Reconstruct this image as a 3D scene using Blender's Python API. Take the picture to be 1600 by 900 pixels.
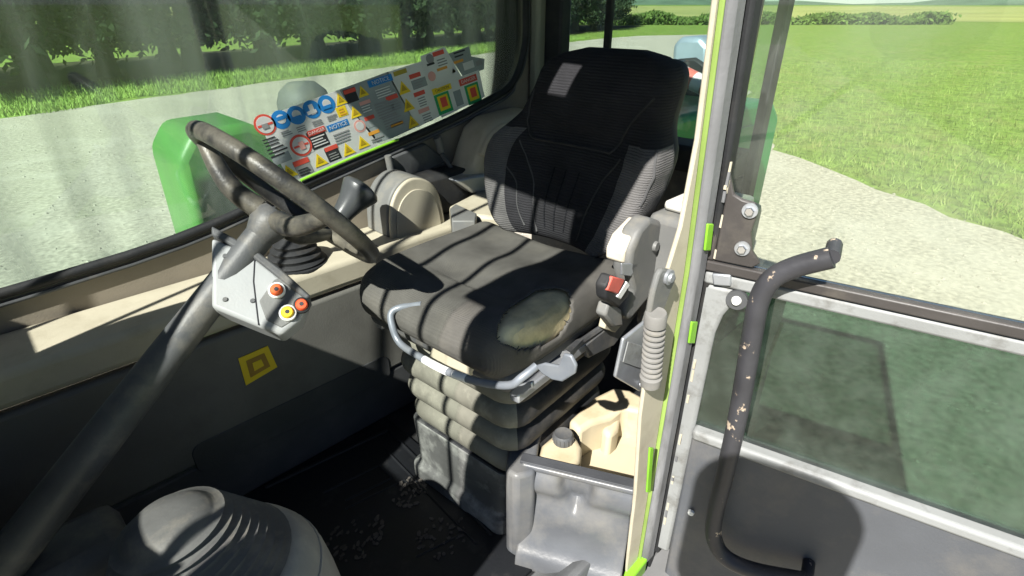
import bpy, bmesh, math, random
from mathutils import Vector, Matrix
random.seed(7)
R = math.radians
scene = bpy.context.scene
for o in list(bpy.data.objects): bpy.data.objects.remove(o)

# ------------------------------------------------------------------ camera, sky, sun, exposure
H, PITCH, FPX = 1.3, 27.6, 850.0
cam_data = bpy.data.cameras.new('camera'); cam = bpy.data.objects.new('camera', cam_data)
scene.collection.objects.link(cam)
cam.location = (0, 0, H); cam.rotation_euler = (R(90 - PITCH), 0, R(-45))
cam_data.sensor_width = 36; cam_data.lens = 36 * FPX / 1600
cam_data.clip_start = 0.02; cam_data.clip_end = 3000
scene.camera = cam
SUN_D = Vector((.70, .225, -.68)).normalized()          # the way the sunlight travels
world = bpy.data.worlds.new('World'); scene.world = world; world.use_nodes = True
wn = world.node_tree.nodes; bg = wn['Background']
sky = wn.new('ShaderNodeTexSky'); sky.sky_type = 'NISHITA'; sky.sun_disc = False
sun_el = math.asin(-SUN_D.z)
sky.sun_elevation = sun_el; sky.sun_rotation = math.atan2(-SUN_D.x, -SUN_D.y)
world.node_tree.links.new(sky.outputs[0], bg.inputs[0]); bg.inputs[1].default_value = .05
sky.air_density = .6; sky.dust_density = .1; sky.ozone_density = 1.5
sl = bpy.data.lights.new('sun', 'SUN'); sl.energy = 5; sl.angle = R(.5); sl.color = (1, .965, .90)
sun = bpy.data.objects.new('sun', sl); scene.collection.objects.link(sun)
sun.rotation_euler = SUN_D.to_track_quat('-Z', 'Y').to_euler(); sun.location = (-3, -1, 5)
scene.view_settings.view_transform = 'Standard'; scene.view_settings.look = 'None'
scene.view_settings.exposure = 1.15; scene.view_settings.gamma = 1
scene.render.engine = 'CYCLES'; scene.cycles.diffuse_bounces = 1

# ------------------------------------------------------------------ helpers
COL = scene.collection
TC, TS, Q = math.cos(R(PITCH)), math.sin(R(PITCH)), math.sqrt(.5)
def at(u, v, x=None, y=None, z=None, n=None, d=None):
    """sight line through a point of the survey picture, met with a plane of the cab"""
    dx, dy = (u - 800) / FPX, (450 - v) / FPX
    h = TC + dy * TS
    r = Vector((Q * (h + dx), Q * (h - dx), -TS + dy * TC)); o = Vector((0, 0, H))
    if x is not None: t = x / r.x
    elif y is not None: t = y / r.y
    elif z is not None: t = (z - H) / r.z
    else: t = (d - n.dot(o)) / n.dot(r)
    return o + r * t
V = Vector
def obj(name, me, mat, parent=None, smooth=False, bevel=0, sub=0, seg=2):
    o = bpy.data.objects.new(name, me); COL.objects.link(o)
    if mat: me.materials.append(mat)
    if parent:
        o.parent = parent; o.matrix_parent_inverse = Matrix.Identity(4) if parent.parent else Matrix.Translation(-root_loc(parent))
    if bevel:
        m = o.modifiers.new('b', 'BEVEL'); m.width = bevel; m.segments = seg; m.limit_method = 'ANGLE'; m.angle_limit = R(35)
        m.harden_normals = False
    if sub:
        m = o.modifiers.new('s', 'SUBSURF'); m.levels = sub; m.render_levels = sub
    if smooth or bevel or sub:
        me.polygons.foreach_set('use_smooth', [True] * len(me.polygons))
        if not sub:
            a = math.radians(40)
            bm = bmesh.new(); bm.from_mesh(me)
            for e in bm.edges:
                if len(e.link_faces) == 2 and e.calc_face_angle(0) > a: e.smooth = False
            bm.to_mesh(me); bm.free()
    return o
def root_loc(p):
    l = V((0, 0, 0))
    while p:
        if p.parent is None: l += p.location
        p = p.parent
    return l
def fixn(me):
    bm = bmesh.new(); bm.from_mesh(me); bmesh.ops.recalc_face_normals(bm, faces=bm.faces); bm.to_mesh(me); bm.free()
def mk(name, vs, fs, mat, parent=None, fix=True, **k):
    me = bpy.data.meshes.new(name); me.from_pydata([tuple(v) for v in vs], [], fs); me.validate()
    if fix: fixn(me)
    return obj(name, me, mat, parent, **k)
def thing(name, label, cat, loc=(0, 0, 0), group=None):
    o = bpy.data.objects.new(name, None); COL.objects.link(o); o.location = loc; o.empty_display_size = .05
    return tag(o, label, cat, group)
def tag(o, label, cat, group=None):
    o['label'] = label; o['category'] = cat
    if group: o['group'] = group
    return o
def struct(o, kind='structure'): o['kind'] = kind; return o
def box(name, lo, hi, mat, parent=None, **k):
    x0, y0, z0 = lo; x1, y1, z1 = hi
    vs = [(x, y, z) for x in (x0, x1) for y in (y0, y1) for z in (z0, z1)]
    fs = [(0, 1, 3, 2), (4, 6, 7, 5), (0, 4, 5, 1), (2, 3, 7, 6), (0, 2, 6, 4), (1, 5, 7, 3)]
    return mk(name, vs, fs, mat, parent, **k)
def prism(name, pts, vec, mat, parent=None, **k):
    vec = V(vec); n = len(pts); pts = [V(p) for p in pts]
    vs = pts + [p + vec for p in pts]
    fs = [tuple(range(n)), tuple(range(2 * n - 1, n - 1, -1))] + [(i, (i + 1) % n, n + (i + 1) % n, n + i) for i in range(n)]
    return mk(name, vs, fs, mat, parent, **k)
def loft(name, rings, mat, parent=None, cap=True, close=True, **k):
    n = len(rings[0]); vs = [v for r in rings for v in r]; fs = []
    for i in range(len(rings) - 1):
        for j in range(n if close else n - 1):
            a, b = i * n + j, i * n + (j + 1) % n
            fs.append((a, b, b + n, a + n))
    if cap: fs += [tuple(range(n)), tuple(range((len(rings) - 1) * n, len(rings) * n))]
    return mk(name, vs, fs, mat, parent, **k)
def spline(pts, per=6, closed=False):
    pts = [V(p) for p in pts]; n = len(pts); out = []
    rng = range(n) if closed else range(n - 1)
    for i in rng:
        if closed: p0, p1, p2, p3 = pts[(i - 1) % n], pts[i], pts[(i + 1) % n], pts[(i + 2) % n]
        else: p0, p1, p2, p3 = pts[max(i - 1, 0)], pts[i], pts[i + 1], pts[min(i + 2, n - 1)]
        for j in range(per):
            t = j / per
            out.append(.5 * ((2 * p1) + (p2 - p0) * t + (2 * p0 - 5 * p1 + 4 * p2 - p3) * t * t + (3 * p1 - p0 - 3 * p2 + p3) * t ** 3))
    if not closed: out.append(pts[-1])
    return out
def frames(path, closed=False):
    n = len(path); T = []
    for i in range(n):
        a = path[(i - 1) % n] if (closed or i > 0) else path[i]
        b = path[(i + 1) % n] if (closed or i < n - 1) else path[i]
        T.append((b - a).normalized())
    up = V((0, 0, 1)) if abs(T[0].z) < .9 else V((1, 0, 0))
    N = (up - T[0] * up.dot(T[0])).normalized(); fr = []
    for t in T:
        N = (N - t * N.dot(t)).normalized(); fr.append((t, N, t.cross(N)))
    return fr
def tube(name, path, r, mat, parent=None, n=14, closed=False, **k):
    path = [V(p) for p in path]; rr = r if isinstance(r, (list, tuple)) else [r] * len(path)
    rings = [[p + (N * math.cos(2 * math.pi * j / n) + B * math.sin(2 * math.pi * j / n)) * q for j in range(n)]
             for p, q, (t, N, B) in zip(path, rr, frames(path, closed))]
    if closed: rings.append(rings[0])
    k.setdefault('smooth', True)
    return loft(name, rings, mat, parent, cap=not closed, **k)
def lathe(name, prof, org, axis, mat, parent=None, n=28, **k):
    axis = V(axis).normalized(); org = V(org)
    u = axis.orthogonal().normalized(); w = axis.cross(u)
    rings = [[org + axis * h + (u * math.cos(2 * math.pi * j / n) + w * math.sin(2 * math.pi * j / n)) * r for j in range(n)] for r, h in prof]
    k.setdefault('smooth', True)
    return loft(name, rings, mat, parent, **k)
def rrect(cx, cy, w, h, r, n=5):
    out = []
    for sx, sy, a0 in ((1, 1, 0), (-1, 1, 90), (-1, -1, 180), (1, -1, 270)):
        for i in range(n + 1):
            a = R(a0 + 90 * i / n)
            out.append((cx + sx * (w / 2 - r) + r * math.cos(a), cy + sy * (h / 2 - r) + r * math.sin(a)))
    return out

# ------------------------------------------------------------------ materials
MATS = {}
def pm(name, col, rough=.6, var=.18, scale=9, bump=.15, bscale=160, metal=0, dirt=None, damt=.35, dscale=6, spec=.4, dlo=.5, dhi=.72, stretch=None):
    if name in MATS: return MATS[name]
    m = bpy.data.materials.new(name); m.use_nodes = True; nt = m.node_tree; N, L = nt.nodes, nt.links
    b = N['Principled BSDF']; tc = N.new('ShaderNodeTexCoord'); src = tc.outputs['Object']
    if stretch:
        mp = N.new('ShaderNodeMapping'); mp.inputs['Scale'].default_value = stretch; L.new(src, mp.inputs[0]); src = mp.outputs[0]
    n1 = N.new('ShaderNodeTexNoise'); n1.inputs['Scale'].default_value = scale; n1.inputs['Detail'].default_value = 6
    L.new(src, n1.inputs['Vector'])
    cr = N.new('ShaderNodeValToRGB')
    c = V(col)
    cr.color_ramp.elements[0].color = (*(c * (1 - var)), 1); cr.color_ramp.elements[0].position = .3
    cr.color_ramp.elements[1].color = (*(c * (1 + var)), 1); cr.color_ramp.elements[1].position = .7
    L.new(n1.outputs[0], cr.inputs[0]); outc = cr.outputs[0]
    if dirt:
        n2 = N.new('ShaderNodeTexNoise'); n2.inputs['Scale'].default_value = dscale; n2.inputs['Detail'].default_value = 8; n2.inputs['Roughness'].default_value = .65
        L.new(src, n2.inputs['Vector'])
        r2 = N.new('ShaderNodeMapRange'); r2.inputs[1].default_value = dlo; r2.inputs[2].default_value = dhi; r2.inputs[4].default_value = damt
        L.new(n2.outputs[0], r2.inputs[0])
        mx = N.new('ShaderNodeMixRGB'); mx.inputs[2].default_value = (*dirt, 1)
        L.new(r2.outputs[0], mx.inputs[0]); L.new(outc, mx.inputs[1]); outc = mx.outputs[0]
    L.new(outc, b.inputs['Base Color'])
    b.inputs['Metallic'].default_value = metal; b.inputs['Specular IOR Level'].default_value = spec
    rr = N.new('ShaderNodeMapRange'); rr.inputs[3].default_value = max(.05, rough - .12); rr.inputs[4].default_value = min(1, rough + .12)
    L.new(n1.outputs[0], rr.inputs[0]); L.new(rr.outputs[0], b.inputs['Roughness'])
    if bump:
        n3 = N.new('ShaderNodeTexNoise'); n3.inputs['Scale'].default_value = bscale; n3.inputs['Detail'].default_value = 4
        L.new(tc.outputs['Object'], n3.inputs['Vector'])
        bp = N.new('ShaderNodeBump'); bp.inputs['Strength'].default_value = bump; bp.inputs['Distance'].default_value = .002
        L.new(n3.outputs[0], bp.inputs['Height']); L.new(bp.outputs[0], b.inputs['Normal'])
    MATS[name] = m; return m
def fabric(name, col, rib=900, dirn=(0, 0, 1), bump=.6, dirt=None):
    m = pm(name, col, .92, .22, 14, 0, dirt=dirt, damt=.45, dscale=9, spec=.15)
    nt = m.node_tree; N, L = nt.nodes, nt.links
    tc = N.new('ShaderNodeTexCoord'); mp = N.new('ShaderNodeMapping'); L.new(tc.outputs['Object'], mp.inputs[0])
    mp.inputs['Rotation'].default_value = (0, 0, R(-5))
    w = N.new('ShaderNodeTexWave'); w.bands_direction = 'Z' if dirn[2] else 'X'; w.inputs['Scale'].default_value = rib / 20
    w.inputs['Distortion'].default_value = 2.2; w.inputs['Detail'].default_value = 2; w.inputs['Detail Scale'].default_value = 2.5
    L.new(mp.outputs[0], w.inputs[0])
    nz = N.new('ShaderNodeTexNoise'); nz.inputs['Scale'].default_value = 700; L.new(mp.outputs[0], nz.inputs['Vector'])
    ad = N.new('ShaderNodeMath'); ad.operation = 'ADD'; L.new(w.outputs['Fac'], ad.inputs[0]); L.new(nz.outputs[0], ad.inputs[1])
    bp = N.new('ShaderNodeBump'); bp.inputs['Strength'].default_value = bump; bp.inputs['Distance'].default_value = .003
    L.new(ad.outputs[0], bp.inputs['Height']); L.new(bp.outputs[0], N['Principled BSDF'].inputs['Normal'])
    return m
def glass(name, tint=(.82, .93, .87), haze=.10, refl=.05, streak=(3, 3, .5), hcol=(.62, .68, .62)):
    m = bpy.data.materials.new(name); m.use_nodes = True; nt = m.node_tree; N, L = nt.nodes, nt.links
    N.remove(N['Principled BSDF']); out = N['Material Output']
    tr = N.new('ShaderNodeBsdfTransparent'); tr.inputs[0].default_value = (*tint, 1)
    gl = N.new('ShaderNodeBsdfGlossy'); gl.inputs[1].default_value = .02
    df = N.new('ShaderNodeBsdfTranslucent'); df.inputs[0].default_value = (*hcol, 1)
    d2 = N.new('ShaderNodeBsdfDiffuse'); d2.inputs[0].default_value = (*hcol, 1)
    dm = N.new('ShaderNodeMixShader'); L.new(df.outputs[0], dm.inputs[1]); L.new(d2.outputs[0], dm.inputs[2])
    tc = N.new('ShaderNodeTexCoord'); mp = N.new('ShaderNodeMapping'); mp.inputs['Scale'].default_value = streak; mp.inputs['Rotation'].default_value = (0, R(-28), 0)
    L.new(tc.outputs['Object'], mp.inputs[0])
    nz = N.new('ShaderNodeTexNoise'); nz.inputs['Scale'].default_value = 3.2; nz.inputs['Detail'].default_value = 5; L.new(mp.outputs[0], nz.inputs['Vector'])
    mr = N.new('ShaderNodeMapRange'); mr.inputs[1].default_value = .38; mr.inputs[2].default_value = .75; mr.inputs[3].default_value = haze * .25; mr.inputs[4].default_value = haze * 1.7
    L.new(nz.outputs[0], mr.inputs[0])
    fr = N.new('ShaderNodeFresnel'); fr.inputs[0].default_value = 1.45
    mu = N.new('ShaderNodeMath'); mu.operation = 'MULTIPLY'; mu.inputs[1].default_value = refl / .04; mu.use_clamp = True; L.new(fr.outputs[0], mu.inputs[0])
    m1 = N.new('ShaderNodeMixShader'); L.new(mr.outputs[0], m1.inputs[0]); L.new(tr.outputs[0], m1.inputs[1]); L.new(dm.outputs[0], m1.inputs[2])
    m2 = N.new('ShaderNodeMixShader'); L.new(mu.outputs[0], m2.inputs[0]); L.new(m1.outputs[0], m2.inputs[1]); L.new(gl.outputs[0], m2.inputs[2])
    L.new(m2.outputs[0], out.inputs[0]); return m
DUST = (.34, .30, .23)
cream = pm('cream_plastic', (.46, .42, .325), .55, .07, 5, .2, 260, dirt=(.27, .23, .16), damt=.45, dscale=11)
wallm = pm('taupe_panel', (.27, .235, .185), .7, .1, 6, .25, 220, dirt=(.16, .13, .09), damt=.4)
greyp = pm('grey_plastic', (.15, .152, .148), .55, .12, 7, .2, 240, dirt=(.26, .235, .185), damt=.45, dscale=14)
dgrey = pm('dark_grey_plastic', (.075, .078, .082), .5, .2, 9, .2, 220, dirt=DUST, damt=.28, dscale=12)
black = pm('black_rubber', (.016, .017, .019), .62, .3, 12, .3, 150, dirt=(.17, .15, .12), damt=.12, dscale=10)
matm = pm('floor_mat_rubber', (.006, .007, .009), .55, .3, 6, .3, 120, dirt=(.12, .11, .10), damt=.25, dscale=9, dlo=.56, dhi=.75)
rubber = pm('sunlit_dusty_bellows', (.15, .147, .12), .8, .25, 10, .4, 120, dirt=(.38, .37, .30), damt=.6, dscale=8)
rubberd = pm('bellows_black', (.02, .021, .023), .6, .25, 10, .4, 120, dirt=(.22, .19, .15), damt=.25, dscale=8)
velc = fabric('seat_fabric_shaded', (.026, .026, .029), 900)
fab = fabric('seat_fabric_grey', (.115, .112, .112), 1100, dirt=(.15, .145, .14))
fabc = fabric('seat_fabric_cushion', (.09, .087, .08), 1500, (1, 0, 0), .3, dirt=(.125, .118, .10))
velour = fabric('seat_fabric_black', (.014, .015, .018), 700)
piping = pm('piping_grey', (.07, .07, .072), .8)
foam = pm('old_foam', (.74, .64, .38), .95, .25, 20, .8, 90, dirt=(.50, .38, .17), damt=.5, dscale=12)
foamo = pm('orange_foam', (.75, .33, .06), .95, .2, 30, .6, 90)
steel = pm('zinc_steel', (.42, .44, .47), .42, .15, 14, .15, 90, metal=.65, dirt=DUST, damt=.3)
barm = pm('painted_bar', (.20, .22, .25), .42, .12, 20, .1, 90, metal=.3, dirt=(.4, .38, .33), damt=.25)
alum = pm('worn_aluminium', (.17, .175, .18), .45, .2, 12, .25, 60, metal=.35, dirt=(.15, .14, .13), damt=.6, dscale=7)
stepm = pm('grey_step_plastic', (.095, .10, .11), .34, .2, 6, .2, 110, dirt=(.27, .25, .21), damt=.5, dscale=5, dlo=.48, dhi=.75)
tankm = pm('yellowed_tank', (.52, .45, .31), .45, .1, 5, .15, 90, dirt=(.36, .26, .14), damt=.5, dscale=9)
seal = pm('grey_door_seal', (.17, .172, .18), .6, .3, 14, .4, 90, dirt=(.06, .058, .055), damt=.7, dscale=26, stretch=(1, 1, .25))
green = pm('green_paint', (.20, .46, .03), .4, .12, 12, .1)
bonnetm = pm('green_bonnet', (.02, .26, .07), .35, .1, 5, .05)
lgrey = pm('light_grey_door', (.23, .237, .236), .5, .12, 8, .25, 160, dirt=(.10, .095, .085), damt=.65, dscale=17, dlo=.52, dhi=.68)
doorblk = pm('door_frame_dark', (.05, .045, .043), .45, .2, 10, .15, 160, dirt=DUST, damt=.2)
railm = pm('worn_black_rail', (.035, .035, .04), .5, .25, 12, .3, 90, dirt=(.5, .40, .30), damt=.9, dscale=26, dlo=.62, dhi=.66)
chrome = pm('bright_steel', (.75, .76, .78), .25, .05, 8, .05, metal=1)
white = pm('white_paper', (.78, .79, .77), .5, .05, 12, .05)
clearg = pm('grey_label', (.30, .34, .34), .5, .1, 12, .05)
blue = pm('sign_blue', (.02, .22, .58), .5, .05); yellow = pm('sign_yellow', (.85, .62, .02), .5, .05)
red = pm('sign_red', (.72, .09, .06), .5, .05); orange = pm('sign_orange', (.78, .36, .05), .5, .05)
sgreen = pm('sign_green', (.02, .36, .12), .5, .05); ink = pm('print_ink', (.03, .03, .035), .6, .05); midtx = pm('print_grey', (.28, .28, .28), .6, .05)
pink = pm('sign_pink', (.75, .38, .33), .5, .05)
def vinyl(name, col):
    m = pm(name, col, .5, .04, 12, 0); nt = m.node_tree; N, L = nt.nodes, nt.links
    tr = N.new('ShaderNodeBsdfTranslucent'); tr.inputs[0].default_value = (*col, 1)
    mx = N.new('ShaderNodeMixShader'); mx.inputs[0].default_value = .4
    L.new(N['Principled BSDF'].outputs[0], mx.inputs[1]); L.new(tr.outputs[0], mx.inputs[2]); L.new(mx.outputs[0], N['Material Output'].inputs[0]); return m
paper = vinyl('sticker_vinyl', (.90, .91, .89))
winglass = glass('side_glass', (.82, .93, .87), .22, .05, streak=(3.5, 3.5, .35))
rearglass = glass('rear_glass', (.80, .90, .86), .07, .06)
frontglass = glass('front_glass', (.97, .99, .98), .006, .05)
doorglass = glass('door_glass', (.30, .44, .36), .06, .08, streak=(5, 5, 5), hcol=(.55, .68, .58))

# ------------------------------------------------------------------ ground, yard, vegetation
GZ = -.5
gm = pm('grass_ground', (.17, .25, .05), .95, .45, 9, 1, 25, dirt=(.27, .28, .10), damt=.7, dscale=1.3, spec=.1)
gr = pm('gravel_ground', (.42, .385, .32), .95, .30, 22, 1, 45, dirt=(.54, .50, .43), damt=.7, dscale=1.1, spec=.1)
S = 1500
g = struct(mk('ground', [(-S, -S, GZ), (S, -S, GZ), (S, S, GZ), (-S, S, GZ)], [(0, 1, 2, 3)], gm)); 
edge = [(-30, 5), (-6, 10.6), (0, 13.2)] + [tuple(at(u, v, z=GZ)[:2]) for u, v in ((400, 131), (500, 118), (600, 106), (700, 92), (812, 76), (890, 66), (945, 60), (1000, 56), (1110, 54), (1150, 90), (1190, 190), (1215, 235))] + [(4.5, -2.6), (-4, -3.5), (-30, -4)]
e2 = []
for i, p in enumerate(edge):
    q = edge[(i + 1) % len(edge)]
    for k in range(14):
        t = k / 14; L_ = math.hypot(q[0] - p[0], q[1] - p[1]); w = min(.5, L_ * .03)
        e2.append((p[0] + (q[0] - p[0]) * t + random.uniform(-w, w) * .5, p[1] + (q[1] - p[1]) * t + random.uniform(-w, w) * .5, GZ + .004))
struct(mk('gravel_yard', e2, [tuple(range(len(e2)))], gr))

leafm = pm('conifer_leaves', (.028, .046, .020), .8, .35, 1.2, 0, spec=.2)
hedgem = pm('hedge_leaves', (.10, .16, .035), .8, .4, 1.5, 0, spec=.2)
barkm = pm('bark', (.06, .052, .042), .95, .4, 6, .9, 14, stretch=(1, 1, .2))
bladem = pm('grass_blades', (.24, .36, .08), .8, .3, .7, 0, spec=.2)
def leaf_cloud(name, n, fn, size, mat, parent=None):
    vs, fs = [], []
    for i in range(n):
        p = V(fn()); s = size * random.uniform(.5, 1.4)
        a = V((random.gauss(0, 1), random.gauss(0, 1), random.gauss(0, .6))).normalized()
        b = a.orthogonal().normalized(); b.rotate(Matrix.Rotation(random.uniform(0, 6.28), 3, a))
        c = a.cross(b); k = len(vs)
        vs += [p - b * s, p + c * s * .45, p + b * s, p - c * s * .45]; fs.append((k, k + 1, k + 2, k + 3))
    return mk(name, vs, fs, mat, parent, fix=False)
def conifer(loc, seed, h=8.5):
    random.seed(seed)
    t = thing('shelterbelt_tree', '', 'tree', loc)
    l = V(loc); lean = V((random.uniform(-.25, .25), random.uniform(-.25, .25), 0))
    path = [l + V((0, 0, -.1)), l + V((0, 0, .25)), l + lean * .3 + V((0, 0, 1.2)), l + lean * .8 + V((0, 0, 3.2)), l + lean + V((0, 0, h))]
    r0 = random.uniform(.20, .34)
    tube('trunk', spline(path, 4), [r0 * k for k in ([1.5, 1.35, 1.15, 1.05, 1] + [.9 - .05 * i for i in range(12)])[:17]], barkm, t, n=10)
    for k in range(5):
        a = random.uniform(0, 6.28); z = random.uniform(1.2, 2.6); L2 = random.uniform(1.0, 2.0)
        d = V((math.cos(a), math.sin(a), 0))
        tube('limb', spline([l + V((0, 0, z)), l + d * L2 * .5 + V((0, 0, z + .05)), l + d * L2 + V((0, 0, z - .5))], 3), [.07, .06, .055, .05, .04, .03, .02], barkm, t, n=6)
    clumps = []
    for k in range(150):
        a = random.uniform(0, 6.28); zz = random.uniform(0, 1) ** 1.5
        z = 1.15 + zz * (h - 1.1); rad = (1 - zz * .8) * 2.1 * math.sqrt(random.uniform(.1, 1))
        z -= .35 * rad / 2.1 * (1 - zz)
        clumps.append((l.x + rad * math.cos(a), l.y + rad * math.sin(a), l.z + z))
    def f():
        c = random.choice(clumps)
        return (c[0] + random.gauss(0, .26), c[1] + random.gauss(0, .26), c[2] + random.gauss(0, .17))
    leaf_cloud('crown', 5200, f, .12, leafm, t)
    return t
A0, B0 = V((5.8, 15, 0)), V((19.5, 19, 0))
dirn = (B0 - A0).normalized(); nrm = V((-dirn.y, dirn.x, 0))
protos = [conifer(tuple(A0 + nrm * 5.2 + V((0, 0, GZ))), 11 + i, 8 + i) for i in range(3)]
spots = []
random.seed(3)
for row, off in enumerate((4.2, 7.2)):
    s = -13 + row * 1.1
    while s < 40:
        spots.append((s, off + random.uniform(-.6, .6), row)); s += random.uniform(1.9, 3.0) * (1 + row * .35)
TREE_L = ['shelterbelt conifer with bare lower trunk in the front row behind the grass verge', 'shelterbelt conifer in the shaded back row of trees beyond the verge']
TREE_G = ['front row of shelterbelt trees', 'back row of shelterbelt trees']
def copy_tree(p, delta, rot):
    r = p.copy(); COL.objects.link(r); r.location = V(p.location) + delta; r.rotation_euler = (0, 0, rot)
    for ch in p.children:
        c = ch.copy(); COL.objects.link(c); c.parent = r; c.matrix_parent_inverse = ch.matrix_parent_inverse.copy()
    return r
for i, (s, off, row) in enumerate(spots):
    pos = A0 + dirn * s + nrm * off + V((0, 0, GZ)); p = protos[i % 3]
    if i < 3: p.location = pos; t = p
    else:
        t = copy_tree(p, pos - V(p.location), random.uniform(0, 6.28)); 
    sc = random.uniform(.9, 1.15); t.scale = (sc, sc, random.uniform(.92, 1.1))
    t['label'] = TREE_L[row]; t['group'] = TREE_G[row]
random.seed(31)
vs, fs = [], []
def in_yard(x, y):
    c = False; j_ = len(edge) - 1
    for i_ in range(len(edge)):
        (xi, yi), (xj, yj) = edge[i_], edge[j_]
        if (yi > y) != (yj > y) and x < (xj - xi) * (y - yi) / (yj - yi) + xi: c = not c
        j_ = i_
    return c
n_ = 0
while n_ < 9000:
    if n_ % 3: x, y = random.uniform(2.2, 14), random.uniform(-2, 8)
    else: x, y = random.uniform(-4, 14), random.uniform(3, 14)
    if not in_yard(x, y): n_ += 1; continue
    r = random.uniform(.006, .022); k = len(vs); z = GZ + .004
    vs += [(x + r * random.uniform(.7, 1.2), y, z), (x, y + r * random.uniform(.7, 1.2), z), (x - r, y, z), (x, y - r, z), (x + r * random.uniform(-.3, .3), y, z + r * random.uniform(.4, .8))]
    fs += [(k, k + 1, k + 4), (k + 1, k + 2, k + 4), (k + 2, k + 3, k + 4), (k + 3, k, k + 4)]; n_ += 1
o = mk('loose_gravel', vs, fs, pm('loose_stone', (.36, .33, .28), .95, .35, 40, 0, spec=.2), fix=False); struct(o, 'stuff'); tag(o, 'loose pale stones scattered over the gravel yard', 'gravel')
litm = pm('shaded_needle_litter', (.05, .045, .028), .95, .4, 1.5, .5, 20, dirt=(.10, .12, .04), damt=.6, dscale=.8, spec=.1)
lit = []
for k in range(61): s_ = -16 + k * 1.0; lit.append(A0 + dirn * s_ + nrm * (3.0 + .35 * math.sin(s_ * 1.7) + random.uniform(-.15, .15)))
for k in range(61): s_ = 44 - k * 1.0; lit.append(A0 + dirn * s_ + nrm * 10.5)
struct(mk('shaded_needle_litter', [(p.x, p.y, GZ + .004) for p in lit], [tuple(range(len(lit)))], litm))  # dark sheet under the trees: their shade put into the litter colour
# verge grass blades
random.seed(5)
vs, fs = [], []
for i in range(26000):
    s = random.uniform(-12, 24); o = .02 + 3.2 * random.random() ** 1.3
    p = A0 + dirn * s + nrm * (o + .25 * math.sin(s * 1.7)) + V((0, 0, GZ)); h = random.uniform(.05, .16); w = .012
    a = random.uniform(0, 6.28); dx, dy = math.cos(a) * w, math.sin(a) * w; k = len(vs)
    vs += [(p.x - dx, p.y - dy, p.z), (p.x + dx, p.y + dy, p.z), (p.x + random.gauss(0, .04), p.y + random.gauss(0, .04), p.z + h)]; fs.append((k, k + 1, k + 2))
vb, fb_ = [], []
while len(fb_) < 42000:
    x, y = random.uniform(4, 24), random.uniform(-9, 7)
    if in_yard(x, y) or random.random() > 9 / (x * x * .25 + 5): continue
    h = random.uniform(.04, .13); w = .006; a = random.uniform(0, 6.28); dx, dy = math.cos(a) * w, math.sin(a) * w; k = len(vb)
    vb += [(x - dx, y - dy, GZ), (x + dx, y + dy, GZ), (x + random.gauss(0, .035), y + random.gauss(0, .035), GZ + h)]; fb_.append((k, k + 1, k + 2))
o = mk('lawn_grass', vb, fb_, pm('lawn_blades', (.20, .27, .07), .8, .45, 2.5, 0, dirt=(.34, .31, .13), damt=.8, dscale=1.5, spec=.2), fix=False); struct(o, 'stuff'); tag(o, 'rough green lawn beyond the gravel behind the open door', 'grass')
o = mk('verge_grass', vs, fs, bladem, fix=False); struct(o, 'stuff'); tag(o, 'bright green verge grass between the gravel and the trees', 'grass')
# hedge, far field and far trees behind
def hedge(name, p, q, h, w, n, size, mat, label, cat):
    p, q = V((*p, GZ)), V((*q, GZ)); t = thing(name, label, cat, tuple((p + q) / 2)); d = q - p
    nn = V((-d.y, d.x, 0)).normalized()
    def f():
        s = random.random(); c = p + d * s; hh = h * (.7 + .3 * math.sin(s * 37) * math.sin(s * 11 + 1))
        return c + nn * random.gauss(0, w / 3) + V((0, 0, hh * random.random() ** .7))
    leaf_cloud('foliage', n, f, size, mat, t)
    tube('stem', [p + d * k / 12 + V((0, 0, .05 + .5 * (k % 2))) for k in range(13)], .05, barkm, t, n=6)
    return t
hedge('hedge', (42, 40), (72, 12), 1.15, 2.2, 15000, .22, hedgem, 'long loose green hedge beyond the lawn behind the machine', 'hedge')
fieldm = pm('pale_field', (.32, .33, .12), .95, .2, .05, .3, 2, dirt=(.22, .30, .09), damt=.7, dscale=.02, spec=.1)
vs = []; fs = []
for i in range(21):
    for j in range(7):
        r = 85 + j * 60; a = R(-35 + i * 5.5); vs.append((r * math.cos(a), r * math.sin(a), GZ + .01 + (.006 * j * j * 1.3 if j else .01)))
for i in range(20):
    for j in range(6): k = i * 7 + j; fs.append((k, k + 7, k + 8, k + 1))
struct(mk('field', vs, fs, fieldm, smooth=True))
random.seed(9)
hillm = pm('far_hill', (.10, .16, .10), .95, .3, .02, .3, 1)
vs, fs = [], []
for i in range(41):
    a = R(-60 + i * 4); h = 7 + 5 * math.sin(i * .9) + 3 * math.sin(i * 2.3)
    for r, z in ((900, -3), (1050, h), (1250, h * .6 - 3), (1300, -6)): vs.append((r * math.cos(a), r * math.sin(a), GZ + z))
for i in range(40):
    for j in range(3): k = i * 4 + j; fs.append((k, k + 4, k + 5, k + 1))
struct(mk('hills', vs, fs, hillm, smooth=True))

# ------------------------------------------------------------------ the cab shell
random.seed(21)
cab = thing('telehandler_cab', 'green-edged machine cab around the operator seat with cream trim and black footwell', 'vehicle cab', (.5, 1.0, GZ))
YW = 1.58
box('floor_pan', (-.6, .54, -.06), (1.75, 1.58, -.004), black, cab)
box('chassis_skirt', (-.6, .46, GZ - .02), (1.75, 1.56, -.062), black, cab)
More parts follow.
